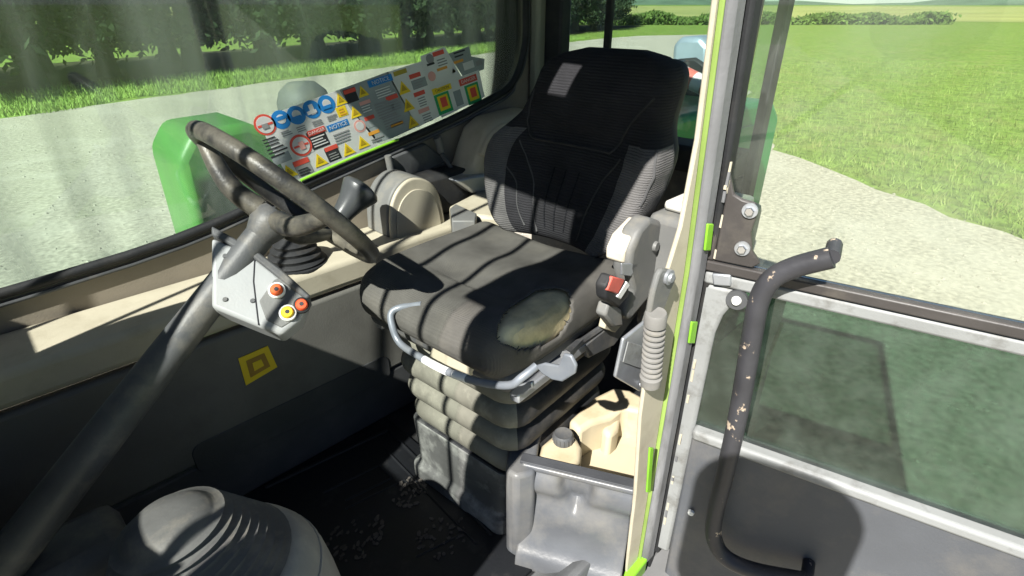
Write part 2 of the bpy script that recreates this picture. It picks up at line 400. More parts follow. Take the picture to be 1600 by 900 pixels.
# right hand footwell lining: two boards with a shadow gap, console board above
console_side = pm('console_side', (.055, .057, .06), .6, .12, 5, .25, 200, dirt=(.11, .105, .10), damt=.45, dscale=5)
box('lower_lining', (-.6, 1.375, 0), (.98, 1.41, .178), console_side, cab, bevel=.006)
box('upper_lining', (-.6, 1.372, .186), (.98, 1.41, .538), pm('upper_lining_grey', (.135, .132, .12), .6, .14, 5, .25, 200, dirt=(.08, .077, .07), damt=.5, dscale=6), cab, bevel=.012)
prism('lining_recess', [V((x, 1.373, z)) for x, z in rrect(.47, .205, .62, .10, .03)], (0, -.004, 0), console_side, cab, bevel=.003)
box('side_console', (-.6, 1.372, .546), (1.62, YW - .001, .632), cream, cab, bevel=.018, seg=3)
# console top joints
for x0 in (.50, .80):
    box('console_joint', (x0, 1.39, .6315), (x0 + .006, 1.57, .634), black, cab)
# right wall with the big sloping window opening
wl = [(-.6, .70), (.2, .735), (.538, .787), (.722, .824), (.981, .875), (1.256, .929), (1.444, .977), (1.535, 1.003), (1.585, 1.035), (1.618, 1.082), (1.638, 1.135), (1.649, 1.19), (1.648, 1.312), (1.645, 1.76)]
prism('right_wall', [(x, YW, z) for x, z in [(-.6, .55)] + wl + [(1.76, 1.76), (1.76, .55)]], (0, .022, 0), wallm, cab, bevel=.004)
wp = spline([(x, YW - .004, z) for x, z in wl], 4)
tube('window_seal', wp, .013, black, cab, n=10)
tube('trim_lip', [p + V((.012 if p.z > 1.05 else .006, -.004, -.024 if p.z < 1.03 else -.006)) for p in wp], .006, dgrey, cab, n=8)
box('side_window', (-.6, YW + .012, .69), (1.70, YW + .017, 1.76), winglass, cab)
tube('painted_edge', [at(u, v, y=YW - .016) for u, v in ((470, 282), (540, 251), (622, 218))], .0045, green, cab, n=8)
# rear pillar, rear wall and rear window
prism('corner_pillar', [(1.665, YW - .004, .60), (1.735, YW - .004, .60), (1.735, YW - .004, 1.76), (1.665, YW - .004, 1.76)], (0, -.05, 0), pm('pillar_trim', (.24, .25, .19), .6, .1, 5, .2, 200), cab, bevel=.015)
box('corner_frame', (1.70, 1.445, .60), (1.76, 1.528, 1.76), black, cab, bevel=.01)
box('rear_wall', (1.75, .69, -.05), (1.79, 1.62, .80), dgrey, cab)
box('rear_sill', (1.66, .69, .80), (1.79, 1.50, .888), black, cab, bevel=.015)
box('rear_divider', (1.752, 1.262, .89), (1.772, 1.288, 1.76), black, cab, bevel=.004)
box('rear_post', (1.74, .66, -.05), (1.79, .689, 1.79), black, cab, bevel=.006)
box('rear_window', (1.776, .69, .88), (1.780, 1.55, 1.76), rearglass, cab)
# roof: opaque rear half with an unseen slot added to light the headrest, glass and guard bars in front
RZ = 1.80
box('roof_panel', (.54, .47, RZ), (1.80, 1.63, RZ + .03), dgrey, cab)
box('roof_panel', (.075, .47, RZ), (.40, .90, RZ + .03), dgrey, cab)
box('roof_sun_pane', (.075, .9005, RZ + .008), (.5395, 1.60, RZ + .012), frontglass, cab)  # unseen pane, widened so that sun reaches the rear quarter trim
box('roof_panel', (.4005, .47, RZ), (.5395, .722, RZ + .03), dgrey, cab)
box('roof_panel', (.4005, .795, RZ), (.5395, .90, RZ + .03), dgrey, cab)
box('door_header', (-.42, .41, RZ - .02), (.95, .505, RZ + .04), doorblk, cab, bevel=.012)
prism('front_post', [(.10, .42, RZ - .01), (.09, .42, 1.42), (-.05, .42, 1.25), (-.17, .42, 1.06), (-.50, .42, .45), (-.95, .42, .45), (-.75, .42, 1.10), (-.55, .42, 1.36), (-.40, .42, 1.40), (-.22, .42, 1.46), (-.19, .42, RZ - .01)], (0, .06, 0), doorblk, cab, bevel=.012)  # unseen post, outline shaped to cast the shade on cushion and bellows
prof = spline([(.074, 0, 1.808), (-.15, 0, 1.76), (-.36, 0, 1.66), (-.50, 0, 1.42), (-.58, 0, 1.1), (-.62, 0, .7)], 5)
def sheet(name, prof, y0, y1, th, mat, par):
    rings = []
    for p in prof: rings.append([(p.x, y0, p.z), (p.x, y1, p.z), (p.x - th, y1, p.z + th), (p.x - th, y0, p.z + th)])
    return loft(name, rings, mat, par)
sheet('windscreen', prof, .505, 1.60, .004, frontglass, cab)
for k in range(8):
    y = .50 + k * .14
    tube('guard_bar', [V((p.x - .03, y + p.x * .20, p.z + .03)) for p in prof], .0085, black, cab, n=8)
box('front_bulkhead', (-.70, .49, -.05), (-.64, 1.58, 1.22), black, cab)  # unseen, raised to keep the sun off the footwell floor
prism('right_front_post', [(-.42, YW, 1.76), (-.50, YW, 1.76), (-.70, YW, .55), (-.60, YW, .55)], (0, .05, 0), black, cab)
# left door post: cream trim, green paint line, grey seal and black gasket, all following the same lean
def lean(z): return 0 if z < .85 else -(z - .85) * .067
def post(name, x0, x1, y0, y1, mat, z0=.0, z1=1.74, bv=.004, trimfn=None):
    zs = [z0] + [z for z in (.3, .55, .7, .85, .95, 1.1, 1.3, 1.5) if z0 < z < z1] + [z1]
    rings = []
    for z in zs:
        a = (trimfn(z) if trimfn else x0) + (0 if trimfn else lean(z)); b = x1 + lean(z)
        rings.append([(a, y0, z), (b, y0, z), (b, y1, z), (a, y1, z)])
    return loft(name, rings, mat, cab, bevel=bv)
def trim_edge(z):
    t = [(0, .84), (.33, .825), (.5, .80), (.64, .795), (.75, .80), (.84, .813), (.92, .838), (1.0, .866), (1.3, .848), (1.74, .818)]
    for (z0, a), (z1, b) in zip(t, t[1:]):
        if z <= z1: return a + (b - a) * (z - z0) / (z1 - z0)
    return t[-1][1]
post('post_trim', 0, .889, .425, .434, cream, trimfn=trim_edge, bv=.003)
post('paint_line', .8905, .8950, .418, .430, pm('faded_green', (.20, .29, .07), .5, .2, 6))
post('door_seal', .897, .942, .405, .434, seal, bv=.010)
post('seal_lip', .9425, .949, .412, .46, cream)
post('gasket', .950, .985, .40, .46, black, bv=.006)
for u0, v0, u1, v1 in ((1104, 350, 1116, 392), (1079, 503, 1091, 537), (1013, 700, 1022, 770)):
    p = [at(u, v, y=.40) for u, v in ((u0 + 3, v0), (u1, v0), (u1 - 5, v1), (u0 - 2, v1))]
    prism('paint_chip', p, (0, .005, 0), green, cab, bevel=.002)
random.seed(4)
for k in range(26):
    z = random.uniform(.1, 1.1); x = .951 + lean(z) + random.uniform(-.003, .004); h = random.uniform(.006, .03)
    box('worn_fleck', (x, .397, z), (x + random.uniform(.002, .005), .402, z + h), cream if k % 3 else seal, cab)
# inner rear quarter behind the seat on the door side
box('quarter_box', (1.16, .50, .50), (1.45, .68, .835), greyp, cab, bevel=.02)
box('quarter_cap', (1.20, .51, .8355), (1.40, .66, .862), pm('pale_cap', (.62, .61, .56), .5), cab, bevel=.01)
box('quarter_wall', (.985, .47, -.05), (1.75, .475, .50), greyp, cab)
# door sill
prof = [(.60, 0.0), (.575, .004), (.545, .022), (.525, .052), (.505, .062), (.487, .058), (.482, .03), (.482, -.06), (.60, -.06)]
prism('sill_plate', [(-.6, y, z) for y, z in prof], (1.545, 0, 0), alum, cab, bevel=.004)
box('sill_channel', (-.6, .43, -.12), (.97, .481, .012), pm('rusty_channel', (.13, .13, .135), .6, .3, 12, .5, 60, dirt=(.45, .24, .10), damt=.8, dscale=16), cab, bevel=.004)
prism('sill_paint', [(.62, .40, .0), (.90, .405, .02), (.95, .43, .055), (.93, .445, .05), (.88, .43, .02), (.62, .428, .005)], (0, 0, -.05), green, cab, bevel=.004)
box('step_skirt', (-.6, .36, -.30), (1.75, .43, -.055), pm('skirt_pale', (.18, .18, .18), .5, .1, 8, .2), cab, bevel=.01)
random.seed(8)
dirtm = pm('caked_dirt', (.36, .22, .12), .95, .35, 30, .9, 120)
for k in range(30):
    c = at(random.uniform(965, 1015), random.uniform(838, 872), z=.012); r = random.uniform(.005, .016)
    lathe('dirt_clod', [(r * .2, -.004), (r, 0), (r * .8, r * .4), (r * .2, r * .6)], c, (random.uniform(-.3, .3), random.uniform(-.3, .3), 1), dirtm, cab, n=7)
# wall fittings under the window
prism('wall_pocket', [at(u, v, y=1.56) for u, v in ((612, 246), (665, 224), (690, 243), (700, 252), (640, 282), (618, 280))], (0, .03, 0), dgrey, cab, bevel=.006)
box('pocket_bin', (1.02, 1.46, .634), (1.25, 1.565, .78), black, cab, bevel=.015)
tube('pocket_hinge', [at(606, 243, y=1.55), at(612, 272, y=1.55)], .012, greyp, cab, n=10)
tube('pocket_hinge', [at(683, 215, y=1.55), at(690, 237, y=1.55)], .014, greyp, cab, n=10)
tube('latch_strap', [at(690, 240, y=1.54), at(705, 262, y=1.52), at(714, 278, y=1.50)], .008, dgrey, cab, n=8)
# cream quarter trim at the rear right with a lidded pocket
p = [at(u, v, y=1.43) for u, v in ((722, 280), (742, 266), (752, 232), (762, 205), (780, 189), (806, 181), (840, 172), (860, 215), (820, 270), (778, 300))]
prism('rear_quarter_trim', p, (0, .14, 0), cream, cab, bevel=.022, seg=4)
p = [at(u, v, y=1.42) for u, v in ((752, 243), (765, 212), (785, 194), (812, 187), (826, 196), (806, 225), (790, 252), (770, 251))]
prism('trim_lid', p, (0, .03, 0), cream, cab, bevel=.008, seg=3)
p = [at(u, v, y=1.415) for u, v in ((712, 283), (735, 275), (778, 270), (782, 300), (740, 302))]
prism('trim_clamp', p, (0, .10, 0), steel, cab, bevel=.01)
p = [at(u, v, z=.70) for u, v in ((700, 322), (772, 285), (800, 300), (790, 340), (738, 336))]
prism('armrest_base', p, (0, 0, -.08), cream, cab, bevel=.012)
p = [at(u, v, z=.715) for u, v in ((703, 325), (712, 318), (745, 333), (742, 345), (706, 345))]
prism('armrest_corner', p, (0, 0, -.08), greyp, cab, bevel=.004)

# ------------------------------------------------------------------ floor mat
mat_o = thing('floor_mat', 'black ribbed rubber floor mat with dusty boot prints in the footwell', 'floor mat', (.3, .95, 0))
box('mat_sheet', (-.56, .605, -.003), (.742, 1.370, .006), matm, mat_o, bevel=.003)
F = lambda u, v: at(u, v, z=.007)
for a, b, r in (((415, 762), (607, 672), .006), ((607, 672), (770, 838), .006), ((505, 770), (592, 727), .0035), ((592, 727), (612, 747), .0035), ((612, 747), (540, 782), .0035),
                ((600, 700), (745, 850), .004), ((540, 795), (632, 750), .003), ((632, 750), (655, 773), .003), ((650, 870), (720, 835), .003)):
    tube('mat_rib', [F(*a), F(*b)], r, matm, mat_o, n=8)
random.seed(14)
mud = pm('dry_mud', (.07, .062, .055), .95, .35, 40, .6, 200)
for cx, cy, rx, ry, ang in ((555, 840, 52, 34, -25), (640, 768, 30, 22, -30), (690, 835, 40, 36, -20)):
    for k in range(44):
        a = random.uniform(0, 6.28); q = math.sqrt(random.random())
        x, y = q * rx * math.cos(a), q * ry * math.sin(a); c, s = math.cos(R(ang)), math.sin(R(ang))
        p = F(cx + x * c - y * s, cy + x * s + y * c); l = random.uniform(.004, .011); w = random.uniform(.003, .006); th = random.gauss(.5, .5)
        d = V((math.cos(th), math.sin(th), 0)) * l; e = V((-d.y, d.x, 0)).normalized() * w
        prism('mud_crumb', [p - d - e * .5, p - d * .7 + e, p + d * .6 + e * .8, p + d - e * .3, p + d * .1 - e], (0, 0, random.uniform(.001, .003)), mud, mat_o)

# ------------------------------------------------------------------ seat (turned five degrees to the door)
PH = R(5); SC = V((.61, .89, 0))
EA, EB = V((math.cos(PH), math.sin(PH), 0)), V((-math.sin(PH), math.cos(PH), 0))
def SL(a, b, z): return SC + EA * a + EB * b + V((0, 0, z))
def on_a(u, v, a): return at(u, v, n=EA, d=a + SC.dot(EA))
def on_b(u, v, b): return at(u, v, n=EB, d=b + SC.dot(EB))
seat = thing('operator_seat', 'worn grey fabric operator seat with shade-darkened back panel and torn cushion on a bellows base', 'seat', tuple(SL(.27, 0, 0)))
def rgrid(n, half, r, fn):
    """rounded box built from a fine grid, then shaped by fn"""
    vs, fs, idx = [], [], {}
    def vert(c):
        key = tuple(round(k, 5) for k in c)
        if key not in idx:
            p = V([c[i] * half[i] for i in range(3)]); q = V([max(-half[i] + r, min(half[i] - r, p[i])) for i in range(3)])
            d = p - q
            if d.length > 1e-9: p = q + d.normalized() * r
            idx[key] = len(vs); vs.append(p)
        return idx[key]
    na = [n[i] for i in range(3)]
    def tval(k, m): # denser near the ends
        t = -1 + 2 * k / m; return math.sin(t * math.pi / 2) * .55 + t * .45
    for ax in range(3):
        o = [i for i in range(3) if i != ax]
        for sgn in (-1, 1):
            for i in range(na[o[0]]):
                for j in range(na[o[1]]):
                    q = []
                    for di, dj in ((0, 0), (1, 0), (1, 1), (0, 1)):
                        c = [0, 0, 0]; c[ax] = sgn; c[o[0]] = tval(i + di, na[o[0]]); c[o[1]] = tval(j + dj, na[o[1]]); q.append(vert(c))
                    fs.append(tuple(q))
    return [fn(p) for p in vs], fs, vs
def lerp_tab(t, z):
    if z <= t[0][0]: return t[0][1]
    for (z0, a), (z1, b) in zip(t, t[1:]):
        if z <= z1:
            k = (z - z0) / (z1 - z0); return a + (b - a) * k
    return t[-1][1]
# cushion
CA, CB, CZ = .245, .012, .642
def cush(p, grow=0):
    a, b, z = p
    top = max(0, min(1, (z + .02) / .06))
    ub = abs(b) / .265; ua = a / .265
    z2 = z + top * (.016 * max(0, ub - .45) ** 1.2 * 1.6 - .012 * math.exp(-(b / .12) ** 2) * (1 if a > -.1 else .6) + .006 * math.sin(a * 26 + 1) * math.exp(-(b / .2) ** 4))
    z2 += .012 * (1 - ua) * top * .5 - .02 * max(0, ua) * 0
    z2 -= .030 * max(0, (-a - .13) / .13) ** 2 * top            # waterfall front edge
    wid = 1 - .10 * max(0, (-a - .05) / .21) ** 2
    return SL(CA + a, CB + b * wid, CZ + z2)
HOLE = (.115, -.225)
def make_cushion():
    vs, fs, raw = rgrid((88, 96, 24), (.262, .268, .058), .05, cush)
    rnd = random.Random(2); ph = [rnd.uniform(0, 6.28) for _ in range(4)]
    keep = []
    for f in fs:
        c = sum((vs[i] for i in f), V()) / len(f)
        d = hole_d(c, ph)
        if d > 1: keep.append(f)
    me = bpy.data.meshes.new('cushion'); me.from_pydata([tuple(v) for v in vs], [], keep); fixn(me)
    bm = bmesh.new(); bm.from_mesh(me)
    # snap the ragged rim of the tear to its outline
    loose = [v for v in bm.verts if not v.link_faces]; bmesh.ops.delete(bm, geom=loose, context='VERTS')
    for v in bm.verts:
        if any(e.is_boundary for e in v.link_edges):
            for _ in range(3):
                d = hole_d(v.co, ph)
                if d > 1.02: v.co += (HC - v.co).normalized() * min(.006, (d - 1) * .03)
    bm.to_mesh(me); bm.free()
    o = obj('cushion', me, fabc, seat, smooth=True)
    s = o.modifiers.new('t', 'SOLIDIFY'); s.thickness = .005; s.offset = -1
    return o
HC = on_b(840, 496, -.222)
HN = (V((0, 0, H)) - HC).normalized(); HU = (on_b(890, 465, -.215) - on_b(790, 530, -.215)); HU = (HU - HN * HU.dot(HN)).normalized(); HV = HN.cross(HU)
HC = V(HC)
def hole_d(c, ph):
    r = c - HC
    if abs(r.dot(HN)) > .09: return 9
    x, y = r.dot(HU) / .090, r.dot(HV) / .060
    a = math.atan2(y, x); rag = 1 + .04 * math.sin(3 * a + ph[0]) + .02 * math.sin(7 * a + ph[1])
    return math.hypot(x, y) / rag
make_cushion()
def foamshape(p): return cush(p)
vs, fs, raw = rgrid((40, 44, 10), (.248, .254, .044), .042, cush)
rf = random.Random(6); vs = [v + V((rf.gauss(0, .0005), rf.gauss(0, .0005), rf.gauss(0, .0007))) for v in vs]
mk('foam_core', vs, fs, foam, seat, smooth=True)
lathe('foam_tuft', [(.002, -.008), (.011, -.004), (.013, .002), (.008, .008), (.001, .011)], on_b(886, 455, -.20), (0, -.5, 1), foamo, seat, n=9)
rt = random.Random(12)
for k in range(9):
    a = rt.uniform(0, 6.28); rag = rt.uniform(.93, 1.02)
    q = HC + HU * .090 * rag * math.cos(a) + HV * .060 * rag * math.sin(a)
    # drop the thread root onto the cover beside the tear
    best = min((v.co for v in bpy.data.objects['cushion'].data.vertices), key=lambda c: (c - q - HN * (c - q).dot(HN)).length + .2 * abs((c - q).dot(HN)))
    r_ = V(best); inn = (HC - r_).normalized(); w_ = V((rt.gauss(0, .3), rt.gauss(0, .3), rt.gauss(0, .3)))
    L_ = rt.uniform(.004, .010)
    tube('frayed_thread', [r_, r_ + (inn + w_ * .4) * L_ * .5 + HN * .002, r_ + (inn + w_) * L_ + HN * rt.uniform(-.003, .003)], .0009, velour, seat, n=4)
# backrest
WT = [(.69, .165), (.72, .195), (.76, .228), (.82, .256), (.88, .273), (.93, .274), (.965, .262), (1.0, .238), (1.03, .221), (1.07, .211), (1.11, .204), (1.14, .199), (1.165, .184), (1.182, .155), (1.195, .10)]
OT = [(.69, .002), (.9, .006), (1.0, -.014), (1.1, -.042), (1.2, -.050)]
def back(p):
    t, b, z = p                     # t: thickness axis, negative is the front
    zz = .945 + z; w = lerp_tab(WT, zz); k = b / .289
    a = .535 + .27 * (zz - .7) + t
    if t < 0:
        a -= .055 * abs(k) ** 2.2 * max(0, min(1, (1.02 - zz) / .06))      # side bolsters
        a += .012 * math.exp(-((zz - .985) / .02) ** 2) * (1 if abs(k) < .8 else .3)   # crease below the head part
        a -= .022 * math.exp(-((zz - 1.10) / .07) ** 2) * (1 - k * k * .6)
        a -= .020 * math.exp(-((zz - .80) / .07) ** 2) * (1 - k * k)        # lumbar
        rib = math.sin(b * 95) * math.exp(-(b / .17) ** 4) * math.exp(-((zz - .83) / .10) ** 4); a += .0025 * rib
    return SL(a, lerp_tab(OT, zz) + k * w, zz)
vs, fs, raw = rgrid((10, 44, 48), (.055, .289, .252), .05, back)
bo = mk('backrest', vs, fs, velc, seat, smooth=True); bo.data.materials.append(fab)
for poly in bo.data.polygons:
    q = sum((V(raw[i]) for i in poly.vertices), V()) / len(poly.vertices)
    if abs(q.y) > .186 and q.z < .04: poly.material_index = 1  # centre keeps a darker copy of the grey fabric, shade put into its colour
def bsurf(k, z, off=-.004): 
    return back((-.055 + (.05 - math.sqrt(max(0, .05 ** 2 - max(0, abs(k * .289) - .239) ** 2))) + off, k * .289, z - .945))
def seam(name, pts, r, mat, off=-.001): tube(name, [bsurf(k, z, off) for k, z in [tuple(q[:2]) for q in spline([(a, b, 0) for a, b in pts], 6)]], r, mat, seat, n=6)
seam('seam', [(.86, 1.09), (.78, 1.03), (.55, .972), (.3, .962), (-.35, .962), (-.5, .968), (-.68, 1.04), (-.86, 1.10)], .0035, black)
seam('seam', [(.62, .955), (.42, .90), (.30, .84), (.27, .76), (.25, .72)], .003, piping, .002)
seam('seam', [(-.62, .955), (-.48, .88), (-.44, .80), (-.46, .73)], .003, black)
seam('seam', [(.66, .88), (.52, .84), (.50, .78), (.44, .73)], .003, piping, .002)
for k0 in (.1, -.05, -.2): seam('quilt_line', [(k0, .90), (k0 + .01, .82), (k0, .74)], .0022, velour)
seam('edge_piping', [(-.97, .86), (-.985, .93), (-.97, .985)], .0035, piping, .0)
# back shell
vs, fs, raw = rgrid((6, 24, 24), (.03, .27, .235), .028, lambda p: back((p[0] + .07, p[1], p[2] - .005)))
mk('back_shell', vs, fs, black, seat, smooth=True)
# pan, slides, bellows, riser
box_pts = lambda a0, a1, b0, b1: [SL(a0, b0, 0), SL(a1, b0, 0), SL(a1, b1, 0), SL(a0, b1, 0)]
def sbox(name, a0, a1, b0, b1, z0, z1, mat, **k): return prism(name, [p + V((0, 0, z0)) for p in box_pts(a0, a1, b0, b1)], (0, 0, z1 - z0), mat, seat, **k)
sbox('seat_pan', .015, .50, -.235, .245, .555, .605, dgrey, bevel=.015)
sbox('slide_rail', .03, .50, -.252, -.225, .535, .560, steel, bevel=.004)
sbox('slide_rail', .03, .50, .215, .24, .535, .560, steel, bevel=.004)
rings = []
def bring(a0, a1, b0, b1, z, r=.05):
    return [SL(x, y, z) for x, y in rrect((a0 + a1) / 2, (b0 + b1) / 2, a1 - a0, b1 - b0, r, 5)]
nf = 4
ks = [0, .27, .52, .76, 1.0]
for k in range(nf * 10 + 1):
    t = k / (nf * 10); z = .552 - t * .335
    seg_i = min(nf - 1, int(t * nf)); loc_t = t * nf - seg_i
    f = math.sin(loc_t * math.pi) ** .55
    o = -.018 + .030 * f - .028 * t
    rings.append(bring(.048 - o + .012 * t, .52 + o, -.222 - o, .215 + o, z, .06))
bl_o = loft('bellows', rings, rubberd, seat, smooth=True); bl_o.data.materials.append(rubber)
def sunlit_front(o, lim=-.55):  # pale dusty tone on front faces only: sunlight put into the colour
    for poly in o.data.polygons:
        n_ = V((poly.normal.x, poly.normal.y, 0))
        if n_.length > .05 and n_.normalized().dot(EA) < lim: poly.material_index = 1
sunlit_front(bl_o)
rings = [bring(.075, .50, -.175, .20, .225, .03), bring(.080, .50, -.155, .19, .06, .03)] + [bring(.062, .52, -.17, .205, .05, .03), bring(.062, .52, -.17, .205, -.005, .03)]
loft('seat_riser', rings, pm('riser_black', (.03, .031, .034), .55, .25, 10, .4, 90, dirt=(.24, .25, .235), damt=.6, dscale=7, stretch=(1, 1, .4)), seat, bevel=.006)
rs_o = seat.children[-1]; rs_o = [c for c in seat.children if c.name.startswith('seat_riser')][0]; rs_o.data.materials.append(pm('riser_sunlit_dust', (.085, .087, .085), .6, .3, 9, .4, 90, dirt=(.30, .31, .29), damt=.7, dscale=7, dlo=.47, dhi=.62)); sunlit_front(rs_o)  # riser front gets a paler copy, its sun patch put into the colour
# lever bar across the front, white tape, side paddle levers
bp = [(660, 476, .02), (628, 480, .0), (612, 488, -.02), (612, 506, -.03), (624, 535, -.035), (655, 557, -.04), (700, 581, -.045), (750, 597, -.045), (795, 602, -.04), (815, 590, -.03), (838, 572, .0)]
bpath = spline([on_a(u, v, a) for u, v, a in bp], 5)
tube('front_bar', bpath, .0085, barm, seat, n=12)
i0, i1 = 26, 34
tube('white_tape', bpath[i0:i0 + 5], .0093, white, seat, n=12)
tube('white_tape', bpath[i0 + 5:i1], .0093, white, seat, n=12)
p = [on_a(u, v, -.01) for u, v in ((836, 572), (850, 568), (872, 572), (880, 553), (892, 556), (900, 572), (898, 584), (878, 597), (862, 594), (846, 584))]
prism('paddle_lever', p, EA * .008, barm, seat, bevel=.003)
tube('lever_arm', [on_a(884, 556, .0), on_b(905, 535, -.245), on_b(940, 512, -.245), on_b(965, 490, -.245)], .010, dgrey, seat, n=8)
p = [on_a(u, v, .015) for u, v in ((797, 612), (805, 603), (830, 597), (832, 606), (818, 617), (798, 620))]
prism('release_tab', p, EA * .01, steel, seat, bevel=.003)
p = [on_a(u, v, .0) for u, v in ((645, 510), (668, 500), (690, 512), (684, 528), (660, 534), (640, 524))]
prism('front_cover', p, EA * .05, cream, seat, bevel=.012)
p = [on_a(u, v, .012) for u, v in ((690, 515), (755, 550), (735, 590), (665, 560))]
prism('front_cover', p, EA * .04, cream, seat, bevel=.008)
# hinge cover, belt buckle and trim on the door side
p = [on_b(u, v, -.30) for u, v in ((1018, 340), (1036, 346), (1044, 362), (1042, 400), (1033, 432), (1012, 470), (985, 503), (976, 496), (990, 455), (983, 425), (988, 392), (1002, 358))]
prism('hinge_cover', p, EB * .05, greyp, seat, bevel=.014, seg=4)
p = [on_b(u, v, -.285) for u, v in ((1010, 345), (985, 372), (975, 395), (974, 412), (990, 412), (1000, 370), (1015, 350))]
prism('hinge_liner', p, EB * .05, pm('pale_liner', (.6, .55, .44), .6), seat, bevel=.006)
lathe('hinge_boss', [(.001, .006), (.012, .006), (.014, .0), (.014, -.01)], on_b(1024, 385, -.302), -EB, greyp, seat, n=18)
p = [on_b(u, v, -.315) for u, v in ((957, 430), (983, 440), (984, 462), (966, 482), (948, 468), (947, 448))]
prism('belt_buckle', p, EB * .03, black, seat, bevel=.006)
p = [on_b(u, v, -.318) for u, v in ((958, 432), (977, 437), (966, 460), (949, 454))]
prism('buckle_button', p, EB * .01, pm('buckle_red', (.62, .12, .09), .5, .15, 30), seat, bevel=.003)
p = [on_b(u, v, -.318) for u, v in ((980, 440), (985, 445), (970, 468), (964, 464))]
prism('buckle_rim', p, EB * .01, white, seat, bevel=.002)
p = [on_b(u, v, -.30) for u, v in ((972, 412), (998, 412), (986, 432), (972, 430))]
prism('buckle_tongue', p, EB * .006, steel, seat, bevel=.002)
p = [on_b(u, v, -.30) for u, v in ((952, 474), (972, 484), (975, 510), (960, 512), (946, 494))]
prism('buckle_stalk', p, EB * .03, greyp, seat, bevel=.006)
p = [on_b(u, v, -.27) for u, v in ((950, 492), (962, 486), (972, 508), (962, 520), (945, 514))]
prism('belt_anchor', p, EB * .02, cream, seat, bevel=.003)
p = [on_b(u, v, -.255) for u, v in ((990, 440), (1012, 468), (960, 540), (920, 560), (915, 540), (965, 500))]
prism('side_shield', p, EB * .015, dgrey, seat, bevel=.004)

# ------------------------------------------------------------------ steering wheel and column
ER = R(40); WN = V((math.cos(ER), 0, math.sin(ER))); WC = V((.425, 1.055, .955)); WR = .195
WP = V((math.sin(ER), 0, -math.cos(ER))); WY = V((0, 1, 0))
wheel = thing('steering_wheel', 'black steering wheel with worn grey rim in front of the seat', 'steering wheel', tuple(WC - WN * .35))
wheelm = pm('worn_wheel', (.028, .028, .028), .42, .3, 18, .3, 260, dirt=(.17, .155, .12), damt=.8, dscale=6, dlo=.46, dhi=.64)
ring = [WC + (WP * math.cos(a) + WY * math.sin(a)) * WR for a in [2 * math.pi * k / 72 for k in range(72)]]
tube('rim', ring, .0165, wheelm, wheel, n=16, closed=True)
HUB = WC - WN * .05
for ang in (25, 145, 265):
    d = WP * math.cos(R(ang)) + WY * math.sin(R(ang))
    tube('spoke', spline([HUB + d * .03, HUB + d * .10 + WN * .005, WC + d * (WR - .006)], 5), [.022, .022, .021, .021, .020, .020, .019, .018, .016, .014, .012], wheelm, wheel, n=10)
lathe('hub', [(.001, .018), (.030, .016), (.038, .006), (.038, -.02), (.026, -.05)], HUB, WN, dgrey, wheel)
col = thing('steering_column', 'dark steering column reaching forward from the wheel hub', 'steering column', (-.3, 1.05, 0))
tube('column_tube', [HUB - WN * .03, HUB - WN * .40, HUB - WN * .97], [.028, .034, .04], dgrey, col, n=18)
box('column_foot', (-.56, .98, -.004), (-.02, 1.13, .42), dgrey, col, bevel=.03)
db = thing('shade_binnacle', 'dark rounded unseen binnacle shape added to shade the footwell lining', 'shade blocker', (-.42, 1.08, 0))  # unseen block, added and placed to shade the lower lining
prism('binnacle', [(-.52, .90, .70), (-.53, .90, 1.12), (-.46, .90, 1.22), (-.30, .90, 1.20), (-.24, .90, 1.15), (-.23, .90, 1.10), (-.30, .90, .86), (-.36, .90, .70)], (0, .36, 0), dgrey, db, bevel=.03, seg=4)
box('binnacle_stand', (-.52, .94, -.004), (-.37, 1.22, .71), black, db, bevel=.02)
prism('binnacle_hood', [(-.48, .94, 1.2205), (-.44, .94, 1.25), (-.34, .94, 1.235), (-.28, .94, 1.195)], (0, .28, 0), black, db, bevel=.008)
fb = thing('floor_boot', 'dusty grey dome with ribbed rubber boot at the front of the footwell', 'boot cover', tuple(at(400, 930, z=0)))
dust_cow = pm('dusty_cowl', (.27, .265, .25), .55, .15, 9, .25, 160, dirt=(.42, .39, .33), damt=.6, dscale=9)
CB0 = at(335, 935, z=.40); CA_ = V((-.10, .12, .98)).normalized()
lathe('dome', [(.001, -.41), (.185, -.40), (.19, -.06), (.188, -.02), (.178, .02), (.164, .045), (.150, .058), (.14, .06)], CB0, CA_, dust_cow, fb, n=44)
lathe('dome_ridge', [(.170, -.004), (.186, -.001), (.184, .006), (.17, .010)], CB0, CA_, dust_cow, fb, n=44, cap=False)
prof = [(.12, .058)]
for k in range(9):
    h = .062 + k * .014; r = .146 - k * .0085
    prof += [(r, h), (r + .004, h + .003), (r - .009, h + .007), (r - .012, h + .011)]
lathe('ribbed_boot', prof + [(.05, .20), (.02, .205)], CB0, CA_, pm('boot_rubber', (.10, .10, .098), .6, .2, 10, .3, 120, dirt=DUST, damt=.5, dscale=9), fb, n=40)

